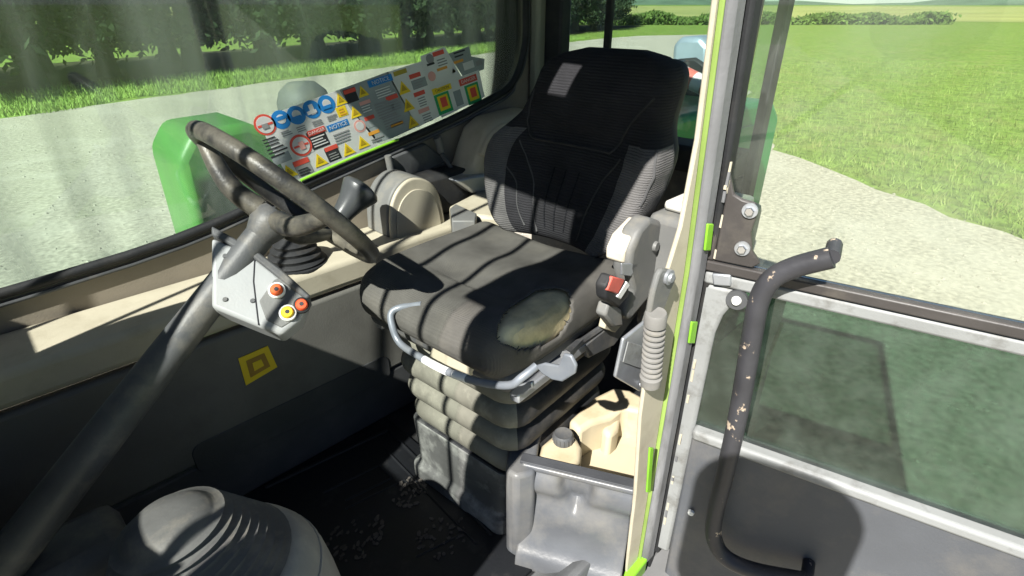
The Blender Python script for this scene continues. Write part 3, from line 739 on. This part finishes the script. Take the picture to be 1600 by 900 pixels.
# switch pod beside the column
pod = thing('switch_pod', 'grey switch pod with red, orange and yellow buttons beside the steering column', 'switch panel', tuple(at(440, 470, z=.80)))
PP = at(440, 465, z=.80); PN = V((-.25, -.62, .62)).normalized(); PD = PN.dot(PP)
P = lambda u, v, off=0: at(u, v, n=PN, d=PD + off)
prism('pod_body', [P(u, v) for u, v in ((330, 370), (395, 398), (430, 425), (482, 470), (470, 500), (440, 524), (408, 512), (330, 480))], -PN * .07, pm('pod_pale', (.30, .31, .315), .45, .08, 9, .15, 180, dirt=(.3, .29, .27), damt=.35), pod, bevel=.008, seg=3)
prism('pod_face', [P(u, v, .002) for u, v in ((428, 437), (442, 432), (478, 468), (466, 496), (440, 512), (416, 500), (405, 470))], -PN * .004, greyp, pod, bevel=.003)
prism('pod_bezel', [P(u, v, .006) for u, v in ((330, 352), (400, 390), (440, 420), (486, 462), (478, 468), (430, 430), (395, 402), (330, 366))], -PN * .075, dgrey, pod, bevel=.004)
for (u, v), m in (((433, 455), pm('button_red', (.72, .12, .03), .4, .05)), ((472, 478), pm('button_orange', (.70, .09, .03), .4, .05)), ((450, 490), pm('button_yellow', (.85, .58, .03), .4, .05))):
    c = P(u, v, .002)
    lathe('button_collar', [(.012, -.004), (.0155, .0), (.0155, .008), (.0125, .010), (.012, .006)], c, PN, white if v < 460 or v > 485 else black, pod, n=22)
    b = lathe('button', [(.001, .016), (.009, .0155), (.0115, .012), (.0115, .0)], c, PN, m, pod, n=22)
    lathe('button_slot', [(.0005, .0165), (.004, .0165), (.0045, .0155)], c, PN, ink, b, n=10)
for u, v in ((395, 470), (352, 400), (352, 468)):
    lathe('pod_screw', [(.001, .003), (.004, .003), (.005, .0)], P(u, v, .0), PN, dgrey, pod, n=10)
tube('pod_seam', [P(u, v, .0005) for u, v in ((398, 402), (396, 440), (404, 508))], .0012, ink, pod, n=6)
# yellow plate on the lining
yl = thing('warning_plate', 'yellow square warning plate stuck on the footwell lining', 'sign', tuple(at(410, 568, y=1.37)))
yp = [at(u, v, y=1.371) for u, v in ((372, 560), (418, 540), (433, 573), (384, 602))]
prism('plate', yp, (0, -.002, 0), yellow, yl)
c = sum((V(p) for p in yp), V()) / 4
prism('pictogram', [c + (V(p) - c) * k + V((0, -.003, 0)) for p, k in zip(yp, (.62, .62, .62, .62))], (0, -.0006, 0), pm('plate_brown', (.38, .22, .03), .5), yl)
prism('pictogram_centre', [c + (V(p) - c) * .3 + V((0, -.0042, 0)) for p in yp], (0, -.0006, 0), yellow, yl)

# ------------------------------------------------------------------ gear lever
gl_ = thing('gear_lever', 'dark flared gear lever knob above a ribbed rubber boot on the console', 'lever', (.575, 1.465, .63))
prof = [(.088, -.004), (.088, .004)]
for k in range(4):
    h = .006 + k * .018; r = .080 - k * .009
    prof += [(r, h), (r + .003, h + .005), (r - .004, h + .010), (r - .010, h + .013)]
prof += [(.03, .085), (.02, .09)]
lathe('boot', prof, (.575, 1.465, .63), (0, 0, 1), rubberd, gl_, n=36)
K0, K1 = at(527, 346, y=1.38), at(561, 300, y=1.38)
tube('stalk', spline([(.575, 1.465, .70), V((.60, 1.44, .72)), K0], 5), .012, steel, gl_, n=10)
ax = (K1 - K0).normalized(); kl = (K1 - K0).length
knobm = pm('knob_plastic', (.06, .064, .068), .32, .1, 10, .08, 200)
lathe('knob', [(.001, -.01), (.024, -.008), (.026, .0), (.030, kl * .3), (.038, kl * .62), (.050, kl * .9), (.056, kl * 1.04), (.056, kl * 1.09), (.050, kl * 1.17), (.03, kl * 1.24), (.001, kl * 1.26)], K0, ax, knobm, gl_, n=36)

# ------------------------------------------------------------------ arch housing on the console
dh = thing('arch_housing', 'dark arched housing with cream oval face on the side console', 'console housing', (.975, 1.45, .63))
arch = [(.868, .630), (.872, .70), (.884, .748), (.912, .788), (.955, .811), (1.0, .807), (1.045, .780), (1.072, .735), (1.085, .68), (1.09, .630)]
arch_s = spline([(x, 0, z) for x, z in arch], 4)
prism('shell', [(p.x, 1.43, p.z) for p in arch_s], (0, .125, 0), greyp, dh, bevel=.012, seg=3)
cc = V((.978, 0, .62))
def shr(p, k, y): q = cc + (V((p.x, 0, p.z)) - cc) * k; return (q.x, y, q.z)
prism('face_rim', [shr(p, .985, 1.428) for p in arch_s], (0, -.014, 0), cream, dh, bevel=.006, seg=3)
prism('face_disc', [shr(p, .80, 1.4135) for p in arch_s], (0, -.005, 0), cream, dh, bevel=.004, seg=3)

# ------------------------------------------------------------------ stickers on the side glass
YG = YW + .0105
SE1 = (at(509, 163, y=YG) - at(415, 195, y=YG)).normalized(); SE2 = V((-SE1.z, 0, SE1.x))
SE2 = (SE2 * 1 + SE1 * -.12).normalized()
_lay = [0]
def G(u, v, lay): p = at(u, v, y=YG); return V((p.x, YG - .0006 * lay, p.z))
def sheet_quad(name, quad, mat, parent, lay=1): return prism(name, [G(u, v, lay) for u, v in quad], (0, .0004, 0), mat, parent)
def rect(name, u, v, w, h, mat, parent, lay=2):
    c = G(u, v, lay); return prism(name, [c - SE1 * w / 2 - SE2 * h / 2, c + SE1 * w / 2 - SE2 * h / 2, c + SE1 * w / 2 + SE2 * h / 2, c - SE1 * w / 2 + SE2 * h / 2], (0, .0004, 0), mat, parent)
def disc(name, u, v, r, mat, parent, lay=2, n=24):
    c = G(u, v, lay); return prism(name, [c + SE1 * r * math.cos(2 * math.pi * k / n) + SE2 * r * math.sin(2 * math.pi * k / n) for k in range(n)], (0, .0004, 0), mat, parent)
def tri(name, u, v, s, mat, parent, lay=2):
    c = G(u, v, lay); return prism(name, [c - SE1 * s * .55 - SE2 * s * .45, c + SE1 * s * .55 - SE2 * s * .45, c + SE2 * s * .55], (0, .0004, 0), mat, parent)
def lines(u, v, w, n, gap, mat, parent, lay=3):
    rr = random.Random(int(u * 7 + v))
    c0 = G(u, v, lay)
    for k in range(n):
        ww = w * rr.uniform(.7, 1); c = c0 - SE2 * gap * k
        prism('text_line', [c - SE1 * w / 2, c - SE1 * w / 2 + SE1 * ww, c - SE1 * w / 2 + SE1 * ww + SE2 * gap * .42, c - SE1 * w / 2 + SE2 * gap * .42], (0, .0003, 0), mat, parent)
def word(txt, u, v, size, mat, parent, lay=4):
    cu = bpy.data.curves.new('lettering', 'FONT'); cu.body = txt; cu.size = size; cu.align_x = 'CENTER'; cu.align_y = 'CENTER'; cu.extrude = .0001; cu.resolution_u = 2
    t = bpy.data.objects.new('tmp', cu); me = bpy.data.meshes.new_from_object(t)
    bpy.data.objects.remove(t); bpy.data.curves.remove(cu)
    c = G(u, v, lay); M = Matrix((SE1, SE2, V((0, -1, 0)))).transposed().to_4x4(); M.translation = c
    me.transform(M); return obj('lettering', me, mat, parent)
def warn_tri(u, v, s, par):
    t = tri('warning_triangle', u, v, s, yellow, par, 3); tri('triangle_ink', u, v, s * .5, pm('tri_ink', (.45, .30, .02), .5, .05), t, 4)
def safety(name, label, u, v): return thing(name, label, 'sticker', tuple(at(u, v, y=YG)), 'warning stickers on the side window')
s1 = safety('safety_sticker_sheet', 'white sticker sheet with row of blue round protective gear symbols on the side window', 500, 260)
sheet_quad('paper', ((402, 187), (530, 140), (546, 168), (585, 212), (590, 226), (456, 284), (428, 240)), paper, s1, 1)
disc('prohibition_ring', 414, 195, .030, red, s1, 2); disc('ring_inner', 414, 195, .024, paper, s1, 3); rect('ring_bar', 414, 195, .044, .006, red, s1, 4); rect('ring_figure', 414, 197, .018, .014, midtx, s1, 5)
for k, (u, v) in enumerate(((439, 187), (463, 180), (487, 171), (510, 163))):
    d = disc('blue_symbol', u, v, .027, blue, s1, 2)
    disc('symbol_head', u, v - 1, .0135, paper, d, 3, 14) if k != 2 else rect('symbol_boot', u, v, .014, .03, paper, d, 3)
    rect('symbol_band', u, v - (3 if k == 0 else -4), .03, .010, blue if k in (0, 1, 3) else paper, d, 4)
    lines(u + 8, v + 18, .034, 3, .006, midtx, s1)
lines(422, 217, .045, 3, .009, ink, s1); lines(433, 231, .06, 3, .011, ink, s1); rect('grey_text', 440, 247, .055, .028, clearg, s1, 2)
warn_tri(531, 155, .036, s1); rect('yellow_label', 534, 174, .034, .030, yellow, s1, 2); lines(534, 171, .024, 3, .008, orange, s1)
rect('no_hand_ground', 470, 226, .058, .064, paper, s1, 2); disc('prohibition_ring', 470, 227, .033, red, s1, 3); disc('ring_inner', 470, 227, .026, paper, s1, 4); rect('ring_bar', 470, 227, .046, .006, red, s1, 5); rect('ring_figure', 471, 227, .016, .024, pink, s1, 6)
rect('danger_text', 497, 217, .058, .055, ink, s1, 2); rect('danger_header', 494, 205, .058, .017, red, s1, 3); word('DANGER', 494, 205, .0135, paper, s1, 5); lines(497, 214, .05, 4, .0085, paper, s1, 4)
rect('notice_header', 528, 196, .074, .020, blue, s1, 2); word('NOTICE', 528, 196, .017, paper, s1, 4); lines(534, 208, .062, 4, .009, midtx, s1)
disc('prohibition_ring', 562, 197, .020, pink, s1, 2); disc('ring_inner', 562, 197, .014, paper, s1, 3)
rect('danger_header', 577, 184, .036, .012, red, s1, 2); rect('danger_text', 580, 193, .036, .022, clearg, s1, 2); rect('orange_label', 584, 207, .042, .011, orange, s1, 2); lines(590, 216, .05, 2, .008, midtx, s1)
for u, v in ((451, 268), (499, 250), (543, 233), (566, 222)): warn_tri(u, v, .040, s1)
rect('danger_text', 474, 262, .050, .046, midtx, s1, 2); rect('danger_header', 470, 253, .050, .016, red, s1, 3); lines(475, 264, .04, 3, .008, ink, s1, 4)
rect('danger_text', 520, 240, .044, .044, ink, s1, 2); rect('danger_header', 517, 231, .044, .013, red, s1, 3); lines(521, 240, .034, 3, .008, midtx, s1, 4)
s2 = safety('notice_sticker', 'grey text sticker with blue notice heading in the middle of the side window row', 590, 210)
sheet_quad('film', ((530, 140), (606, 112), (652, 198), (612, 216), (590, 224), (546, 168)), clearg, s2, 1)
rect('notice_header', 594, 126, .092, .021, blue, s2, 2); word('NOTICE', 594, 126, .018, paper, s2, 4)
rect('danger_text', 548, 149, .042, .042, ink, s2, 2); rect('danger_header', 546, 142, .042, .012, red, s2, 3); warn_tri(566, 143, .034, s2); warn_tri(554, 175, .036, s2)
rect('danger_header', 570, 160, .040, .011, pink, s2, 2); lines(573, 166, .04, 3, .008, paper, s2)
lines(600, 138, .07, 4, .008, paper, s2); lines(600, 160, .075, 6, .009, midtx, s2); lines(612, 182, .075, 5, .009, midtx, s2); rect('orange_label', 620, 194, .05, .010, orange, s2, 3)
s3 = safety('triangle_sticker', 'sticker column of three yellow warning triangles with red headings on the side window', 640, 190)
sheet_quad('paper', ((604, 113), (664, 94), (690, 150), (708, 171), (652, 199), (630, 160)), paper, s3, 1)
rect('yellow_label', 625, 113, .052, .014, pm('olive_label', (.42, .34, .04), .5), s3, 2)
for u, v in ((630, 137), (637, 164), (644, 190)): warn_tri(u, v, .042, s3)
for u, v, m in ((612, 152, red), (648, 118, red), (655, 146, red), (662, 172, pink)): rect('danger_header', u, v, .046, .014, m, s3, 2); lines(u + 5, v + 7, .042, 4, .0085, midtx, s3)
rect('grey_text', 655, 130, .06, .03, clearg, s3, 2)
s4 = safety('lifting_sticker', 'small white sticker with black lift symbol overlapping the top of the sticker row', 690, 130)
sheet_quad('paper', ((656, 88), (694, 73), (722, 122), (682, 138), (664, 120)), paper, s4, 4)
rect('danger_header', 684, 83, .048, .014, red, s4, 5); disc('lift_symbol', 671, 92, .016, midtx, s4, 5); rect('lift_symbol', 672, 100, .032, .007, ink, s4, 6)
lines(690, 93, .045, 3, .009, midtx, s4, 5); rect('orange_label', 690, 107, .045, .009, orange, s4, 5); warn_tri(708, 110, .032, s4); disc('prohibition_ring', 674, 119, .016, pink, s4, 5)
s5 = safety('capacity_sticker', 'sticker with two nested green, yellow and red diagrams near the window corner', 720, 160)
sheet_quad('paper', ((672, 137), (748, 109), (757, 151), (690, 184)), paper, s5, 2)
rect('yellow_header', 690, 139, .085, .021, yellow, s5, 3); rect('red_header', 731, 125, .085, .023, red, s5, 3); word('CAUTION', 690, 139, .014, ink, s5, 5); word('DANGER', 731, 125, .017, paper, s5, 5)
for u, v in ((693, 161), (739, 146)):
    a = rect('green_panel', u, v, .066, .072, sgreen, s5, 3); rect('yellow_panel', u, v - 1, .046, .052, yellow, a, 4); rect('red_panel', u, v - 2, .027, .034, red, a, 5)
rect('grey_text', 716, 153, .034, .055, clearg, s5, 3)
s6 = safety('grey_label_sticker', 'narrow grey label with dark lettering lines at the top end of the sticker row', 722, 110)
sheet_quad('film', ((700, 84), (733, 72), (736, 88), (757, 92), (756, 108), (724, 121)), clearg, s6, 1)
lines(718, 82, .055, 2, .012, ink, s6); rect('orange_label', 716, 96, .045, .009, orange, s6, 2); rect('white_label', 732, 102, .05, .026, paper, s6, 2); rect('dark_label', 748, 98, .030, .018, midtx, s6, 3)

# ------------------------------------------------------------------ fluid tank and step cover on the door side
tk = thing('fluid_tank', 'yellowed translucent fluid tank with black cap beside the seat base', 'fluid tank', tuple(at(930, 740, z=.20)))
TZ = .19
def tp(u, v, z): return at(u, v, z=z)
prism('tank_tray', [tp(u, v, TZ) for u, v in ((836, 745), (880, 690), (940, 640), (1012, 640), (1020, 700), (1010, 785))], (0, 0, -.10), tankm, tk, bevel=.01)
prism('tank_neck', [tp(u, v, .290) for u, v in ((842, 712), (846, 694), (862, 680), (884, 674), (900, 680), (910, 698), (906, 718), (892, 733), (868, 732), (850, 724))], (0, 0, -.15), tankm, tk, bevel=.024, seg=5)
prism('tank_back', [tp(u, v, .295) for u, v in ((888, 656), (930, 618), (958, 604), (985, 608), (1018, 626), (1014, 646), (975, 636), (955, 652), (925, 660), (905, 674))], (0, 0, -.18), tankm, tk, bevel=.014, seg=3)
prism('tank_rib', [tp(u, v, .265) for u, v in ((950, 646), (972, 638), (966, 670), (952, 682), (940, 670))], (0, 0, -.145), tankm, tk, bevel=.014, seg=3)
cp = tp(880, 682, .306)
lathe('cap', [(.023, -.04), (.026, -.012), (.0265, .006), (.023, .011), (.018, .009), (.001, .009)], cp, (0, 0, 1), dgrey, tk, n=26)
for k in range(16):
    a = 2 * math.pi * k / 16; q = cp + V((math.cos(a), math.sin(a), 0)) * .026
    tube('cap_grip', [q + V((0, 0, -.012)), q + V((0, 0, .005))], .002, dgrey, tk, n=5)
sc_ = thing('step_cover', 'grey moulded plastic step cover with thumb recess below the fluid tank', 'cover', tuple(at(880, 840, z=0)))
# swept front face: top lip, hollow, foot
def sx(t): return V((.712 + .123 * t, .675 - .240 * t, 0))
rows = [(.030, .298), (.004, .302), (-.002, .298), (0, .29), (.004, .285), (-.006, .265), (-.006, .235), (.010, .20), (.006, .15), (-.010, .10), (-.032, .06), (-.052, .035), (-.058, .012), (-.058, -.002)]
rows = [tuple(p[:2]) for p in spline([(a, b, 0) for a, b in rows], 4)]
nx = 60; rings = []
dn = V((-.345, -.118, 0)).normalized() * -1        # outward normal (towards the front)
out = V((-.89, -.454, 0)).normalized()
for j in range(nx + 1):
    t = j / nx; ring = []
    for o_, z in rows:
        wd = .15 * max(.05, min(1, (z - .185) / .07)) ** .5; dent = (1 / (1 + math.exp((abs(t - .50) - wd) * 70))) * max(0, min(1, (z - .175) / .02)) * max(0, min(1, (.292 - z) / .012)) * .030
        bow = .014 * math.exp(-((z - .15) / .04) ** 2) * math.sin(t * 3.1)
        p = sx(t) + out * (-o_ + 0 * dn.x + bow - dent) ; ring.append(V((p.x, p.y, z)))
    rings.append(ring)
o = loft('cover_face', rings, stepm, sc_, cap=False, close=False, smooth=True)
s = o.modifiers.new('t', 'SOLIDIFY'); s.thickness = .006; s.offset = 0
pa = [sx(-.03) - out * .001 + V((0, 0, .3085)), sx(1) - out * .001 + V((0, 0, .3085)), sx(1) - out * .032 + V((0, 0, .3065)), sx(-.03) - out * .032 + V((0, 0, .3065))]
prism('cover_lip', pa, (0, 0, -.010), pm('lip_grey', (.06, .063, .07), .6, .2, 12, .3), sc_, bevel=.0015)
p = [tp(u, v, .30) for u, v in ((793, 700), (815, 668), (850, 640), (862, 642), (842, 690), (836, 738), (806, 745), (790, 735))]
prism('cover_shoulder', p, (0, 0, -.295), stepm, sc_, bevel=.012, seg=3)
p = [tp(u, v, .33) for u, v in ((826, 668), (858, 640), (868, 646), (838, 676))]
prism('cover_clip', p, (0, 0, -.02), black, sc_, bevel=.003)

# ------------------------------------------------------------------ lever with corrugated boot by the door post
hb = thing('boot_lever', 'grey lever with corrugated rubber boot between the seat and the door post', 'lever', tuple(at(1018, 600, y=.40)))
p = [at(u, v, y=.408) for u, v in ((1036, 420), (1052, 422), (1058, 434), (1050, 452), (1036, 492), (1016, 492), (1022, 458), (1030, 430))]
prism('lever_arm', p, (0, .012, 0), greyp, hb, bevel=.004)
lathe('pivot_bolt', [(.001, .008), (.008, .008), (.009, .004), (.014, .003), (.014, -.004)], at(1045, 433, y=.406), (0, -1, 0), steel, hb, n=16)
b0, b1 = at(1025, 488, y=.402), at(1016, 600, y=.402); bl = (b1 - b0).length; prof = [(.018, 0), (.020, .004), (.020, .026), (.016, .028)]
for k in range(9):
    h = .032 + k * (bl - .055) / 9; dh_ = (bl - .055) / 9
    prof += [(.0135, h), (.0195, h + dh_ * .25), (.0195, h + dh_ * .55), (.0135, h + dh_ * .9)]
prof += [(.021, bl - .02), (.019, bl), (.01, bl + .002)]
lathe('boot', prof, b0, b1 - b0, pm('boot_grey', (.20, .195, .185), .6, .2, 12, .2, dirt=DUST, damt=.5, dscale=20), hb, n=22)
p = [at(u, v, y=.575) for u, v in ((975, 530), (1012, 500), (1022, 545), (1016, 612), (1000, 612), (962, 590))]
prism('mount_plate', p, (0, .01, 0), steel, hb, bevel=.004)
p = [at(u, v, y=.57) for u, v in ((982, 534), (1014, 544), (1012, 580), (974, 566))]
prism('mount_label', p, (0, .003, 0), lgrey, hb, bevel=.001)
lathe('bolt', [(.001, .005), (.006, .005), (.007, 0)], at(1001, 600, y=.572), (0, -1, 0), steel, hb, n=10)

# ------------------------------------------------------------------ open door
HP = V((.952, .382, 0)); DS = V((.24, -.97, 0)).normalized(); DN = V((-.97, -.24, 0)).normalized()
DDn = lambda off=0: DN.dot(HP) + off
def dp(u, v, off=0): return at(u, v, n=DN, d=DDn(off))
def D(s, z, off=0): return HP + DS * s + DN * off + V((0, 0, z))
door = thing('cab_door', 'open cab door with glazed upper and lower halves and black grab rail', 'door', tuple(D(.4, -.1)))
def dpoly(name, sz, mat, off, th, **k): return prism(name, [D(s, z, off) for s, z in sz], -DN * th, mat, door, **k)
dpoly('upper_frame', [(-.048, .86), (-.018, .86), (-.018, 1.74), (-.048, 1.74)], doorblk, .0, .03, bevel=.004)
dpoly('hinge_plate', [(-.0175, .862), (.052, .862), (.064, .875), (.046, .895), (.037, .93), (.040, .965), (.034, .985), (.012, .988), (-.004, .995), (-.0175, 1.03)], doorblk, .0, .012, bevel=.003)
dpoly('bottom_rail', [(-.048, .838), (.80, .838), (.80, .8595), (-.048, .8595)], doorblk, .002, .03, bevel=.004)
dpoly('top_rail', [(-.048, 1.7405), (.80, 1.7405), (.80, 1.78), (-.048, 1.78)], doorblk, .0, .03, bevel=.004)
dpoly('front_frame', [(.765, .86), (.80, .86), (.80, 1.74), (.765, 1.74)], doorblk, .0, .03, bevel=.004)
dpoly('upper_glass', [(-.017, .86), (.764, .86), (.764, 1.74), (-.017, 1.74)], glass('upper_door_glass', (.90, .95, .89), .07, .05, streak=(2, 2, 2)), -.014, .005)
for u, v in ((1172, 329), (1160, 388)):
    c = dp(u, v, .001)
    lathe('bolt_washer', [(.001, .004), (.0135, .004), (.014, .0)], c, DN, steel, door, n=24)
    lathe('bolt_head', [(.001, .011), (.007, .011), (.0085, .009), (.0085, .003)], c, DN, chrome, door, n=6)
# lower half
dpoly('lower_stile', [(-.03, .02), (.006, .02), (.008, .44), (.010, .70), (.018, .745), (.034, .78), (.034, .808), (-.03, .808)], lgrey, -.004, .03, bevel=.008)
dpoly('lower_top_rail', [(-.03, .8085), (.80, .8085), (.80, .836), (-.03, .836)], lgrey, -.002, .035, bevel=.006)
dpoly('waist_ledge', [(.0065, .425), (.80, .425), (.80, .452), (.0065, .452)], lgrey, .010, .045, bevel=.008)
dpoly('lower_panel', [(.0065, -.10), (.80, -.10), (.80, .4245), (.0065, .4245)], pm('door_panel_grey', (.075, .08, .09), .55, .08, 8, .25, 180, dirt=(.2, .18, .15), damt=.35), -.002, .03, bevel=.006)
dpoly('lower_front_stile', [(.77, .4525), (.80, .4525), (.80, .808), (.77, .808)], lgrey, -.004, .03, bevel=.006)
dpoly('lower_glass', [(.008, .4525), (.769, .4525), (.769, .808), (.0345, .808), (.018, .745), (.010, .70)], doorglass, -.016, .005)
dpoly('foot_seal', [(-.045, -.08), (-.031, -.08), (-.031, .80), (-.045, .80)], black, .004, .03, bevel=.004)
for u, v in ((1151, 469),):
    c = dp(u, v, .0); lathe('knob_plate', [(.001, .002), (.020, .002), (.020, -.01)], c, DN, dgrey, door, n=20); lathe('knob_bolt', [(.001, .010), (.007, .009), (.0095, .005), (.0095, 0)], c, DN, white, door, n=18)
c = dp(1130, 432, .002); prism('hinge_block', [dp(u, v, .004) for u, v in ((1112, 428), (1142, 430), (1142, 448), (1114, 446))], -DN * .02, steel, door, bevel=.003)
c = dp(1080, 800, .002); lathe('stile_bolt', [(.001, .007), (.007, .006), (.008, 0)], c, DN, white, door, n=12)
RO = .05
rail = [dp(1300, 402, RO), dp(1240, 418, RO), dp(1205, 437, RO), dp(1186, 470, RO), dp(1176, 520, RO), dp(1155, 640, RO), dp(1133, 740, RO), dp(1117, 805, RO), dp(1116, 842, RO), dp(1135, 872, RO), dp(1180, 892, RO), dp(1260, 908, RO)]
tube('grab_rail', spline(rail, 6), .0185, railm, door, n=16)
for q in (rail[0], rail[-1]): tube('rail_mount', [q, q - DN * (RO + .01)], .013, railm, door, n=10)
tube('green_trace', [dp(1222, 505, -.03), dp(1180, 610, -.03)], .004, green, door, n=8)

# ------------------------------------------------------------------ machine body seen outside the glass
body = thing('machine_body', 'green machine bonnet behind the rear cab window', 'bonnet', (2.7, 1.2, GZ))
prism('bonnet', [(1.92, 1.66, GZ + .3), (1.92, 1.66, .885), (2.6, 1.66, .875), (3.15, 1.66, .84), (3.28, 1.66, .74), (3.28, 1.66, GZ + .3)], (0, -.50, 0), bonnetm, body, bevel=.03, seg=3)
prism('bonnet_panel', [(2.0, 1.159, .2), (2.0, 1.159, .78), (3.1, 1.159, .74), (3.1, 1.159, .2)], (0, -.008, 0), bonnetm, body, bevel=.004)
box('bonnet_base', (1.95, 1.2, GZ - .02), (3.2, 1.62, GZ + .31), black, body)
ex = thing('exhaust_cowl', 'bluish chrome exhaust cowl standing on the bonnet behind the window', 'exhaust', tuple(at(1078, 158, x=2.9)))
q = [at(u, v, x=2.9) for u, v in ((1046, 130), (1050, 70), (1062, 57), (1094, 57), (1107, 72), (1105, 130))]
cowlm = pm('cowl_steel', (.42, .50, .58), .35, .12, 8, .1, metal=.5)
prism('cowl', q, (.22, 0, 0), cowlm, ex, bevel=.03, seg=3)
q = [at(u, v, x=2.88) for u, v in ((1044, 98), (1060, 92), (1085, 90), (1106, 104), (1108, 165), (1044, 163))]
prism('cowl_base', q, (.20, 0, 0), black, ex, bevel=.015)
rb = thing('reflective_tube', 'red and white banded tube lying on the bonnet behind the headrest', 'tube', tuple(at(1085, 135, x=2.7)))
r0, r1 = at(1056, 112, x=2.72), at(1116, 142, x=2.72)
for k in range(4):
    a, b = r0.lerp(r1, k / 4), r0.lerp(r1, (k + 1) / 4)
    tube('band', [a, b], .046, (pm('band_white', (.72, .68, .68), .4, .08), pm('band_red', (.60, .16, .13), .4, .1))[k % 2], rb, n=16)
tube('tube_bracket', [r1, r1 + V((0, 0, -.10)), V((r1.x, max(r1.y, 1.2), .86))], .02, black, rb, n=8)
boom = thing('body_fairing', 'green body fairing with grey work lamp outside the side window', 'fairing', (.6, 2.1, GZ))
prism('fairing', [(.44, 1.95, GZ + .3), (.46, 1.95, .86), (.52, 1.95, .94), (.70, 1.95, .945), (.78, 1.95, .90), (.84, 1.95, .6), (.86, 1.95, GZ + .3)], (0, .32, 0), pm('fairing_green', (.09, .27, .06), .4, .1, 5), boom, bevel=.03, seg=3)
box('fairing_foot', (.48, 1.98, GZ - .01), (.8, 2.2, GZ + .31), dgrey, boom)
lathe('work_lamp', [(.001, .105), (.05, .10), (.085, .07), (.10, .03), (.10, -.01)], at(478, 172, y=2.08), (0, 0, 1), greyp, boom, n=24)
tube('lamp_stem', [at(478, 172, y=2.08), at(478, 172, y=2.08) + V((0, 0, -.15))], .02, dgrey, boom, n=10)
# unseen mirror-shaped blocker, added to cast the shade on the lower door
wm = thing('shade_blocker', 'unseen mirror-shaped blocker on an arm, added to shade the door', 'mirror', (-.55, .40, 1.0))
mc = at(1190, 850, n=DN, d=DDn(0)) - SUN_D * 1.75
pts = rrect(0, 0, .34, .50, .12, 6); mu, mv = V((.30, -.95, 0)).normalized(), V((0, 0, 1))
prism('housing', [mc + mu * a + mv * b for a, b in pts], V((-.95, -.30, 0)) * .06, black, wm, bevel=.015)
tube('blocker_arm', [mc + V((-.03, .0, -.17)), V((-.62, .10, .80)), V((-.66, .43, .72))], .014, black, wm, n=10)
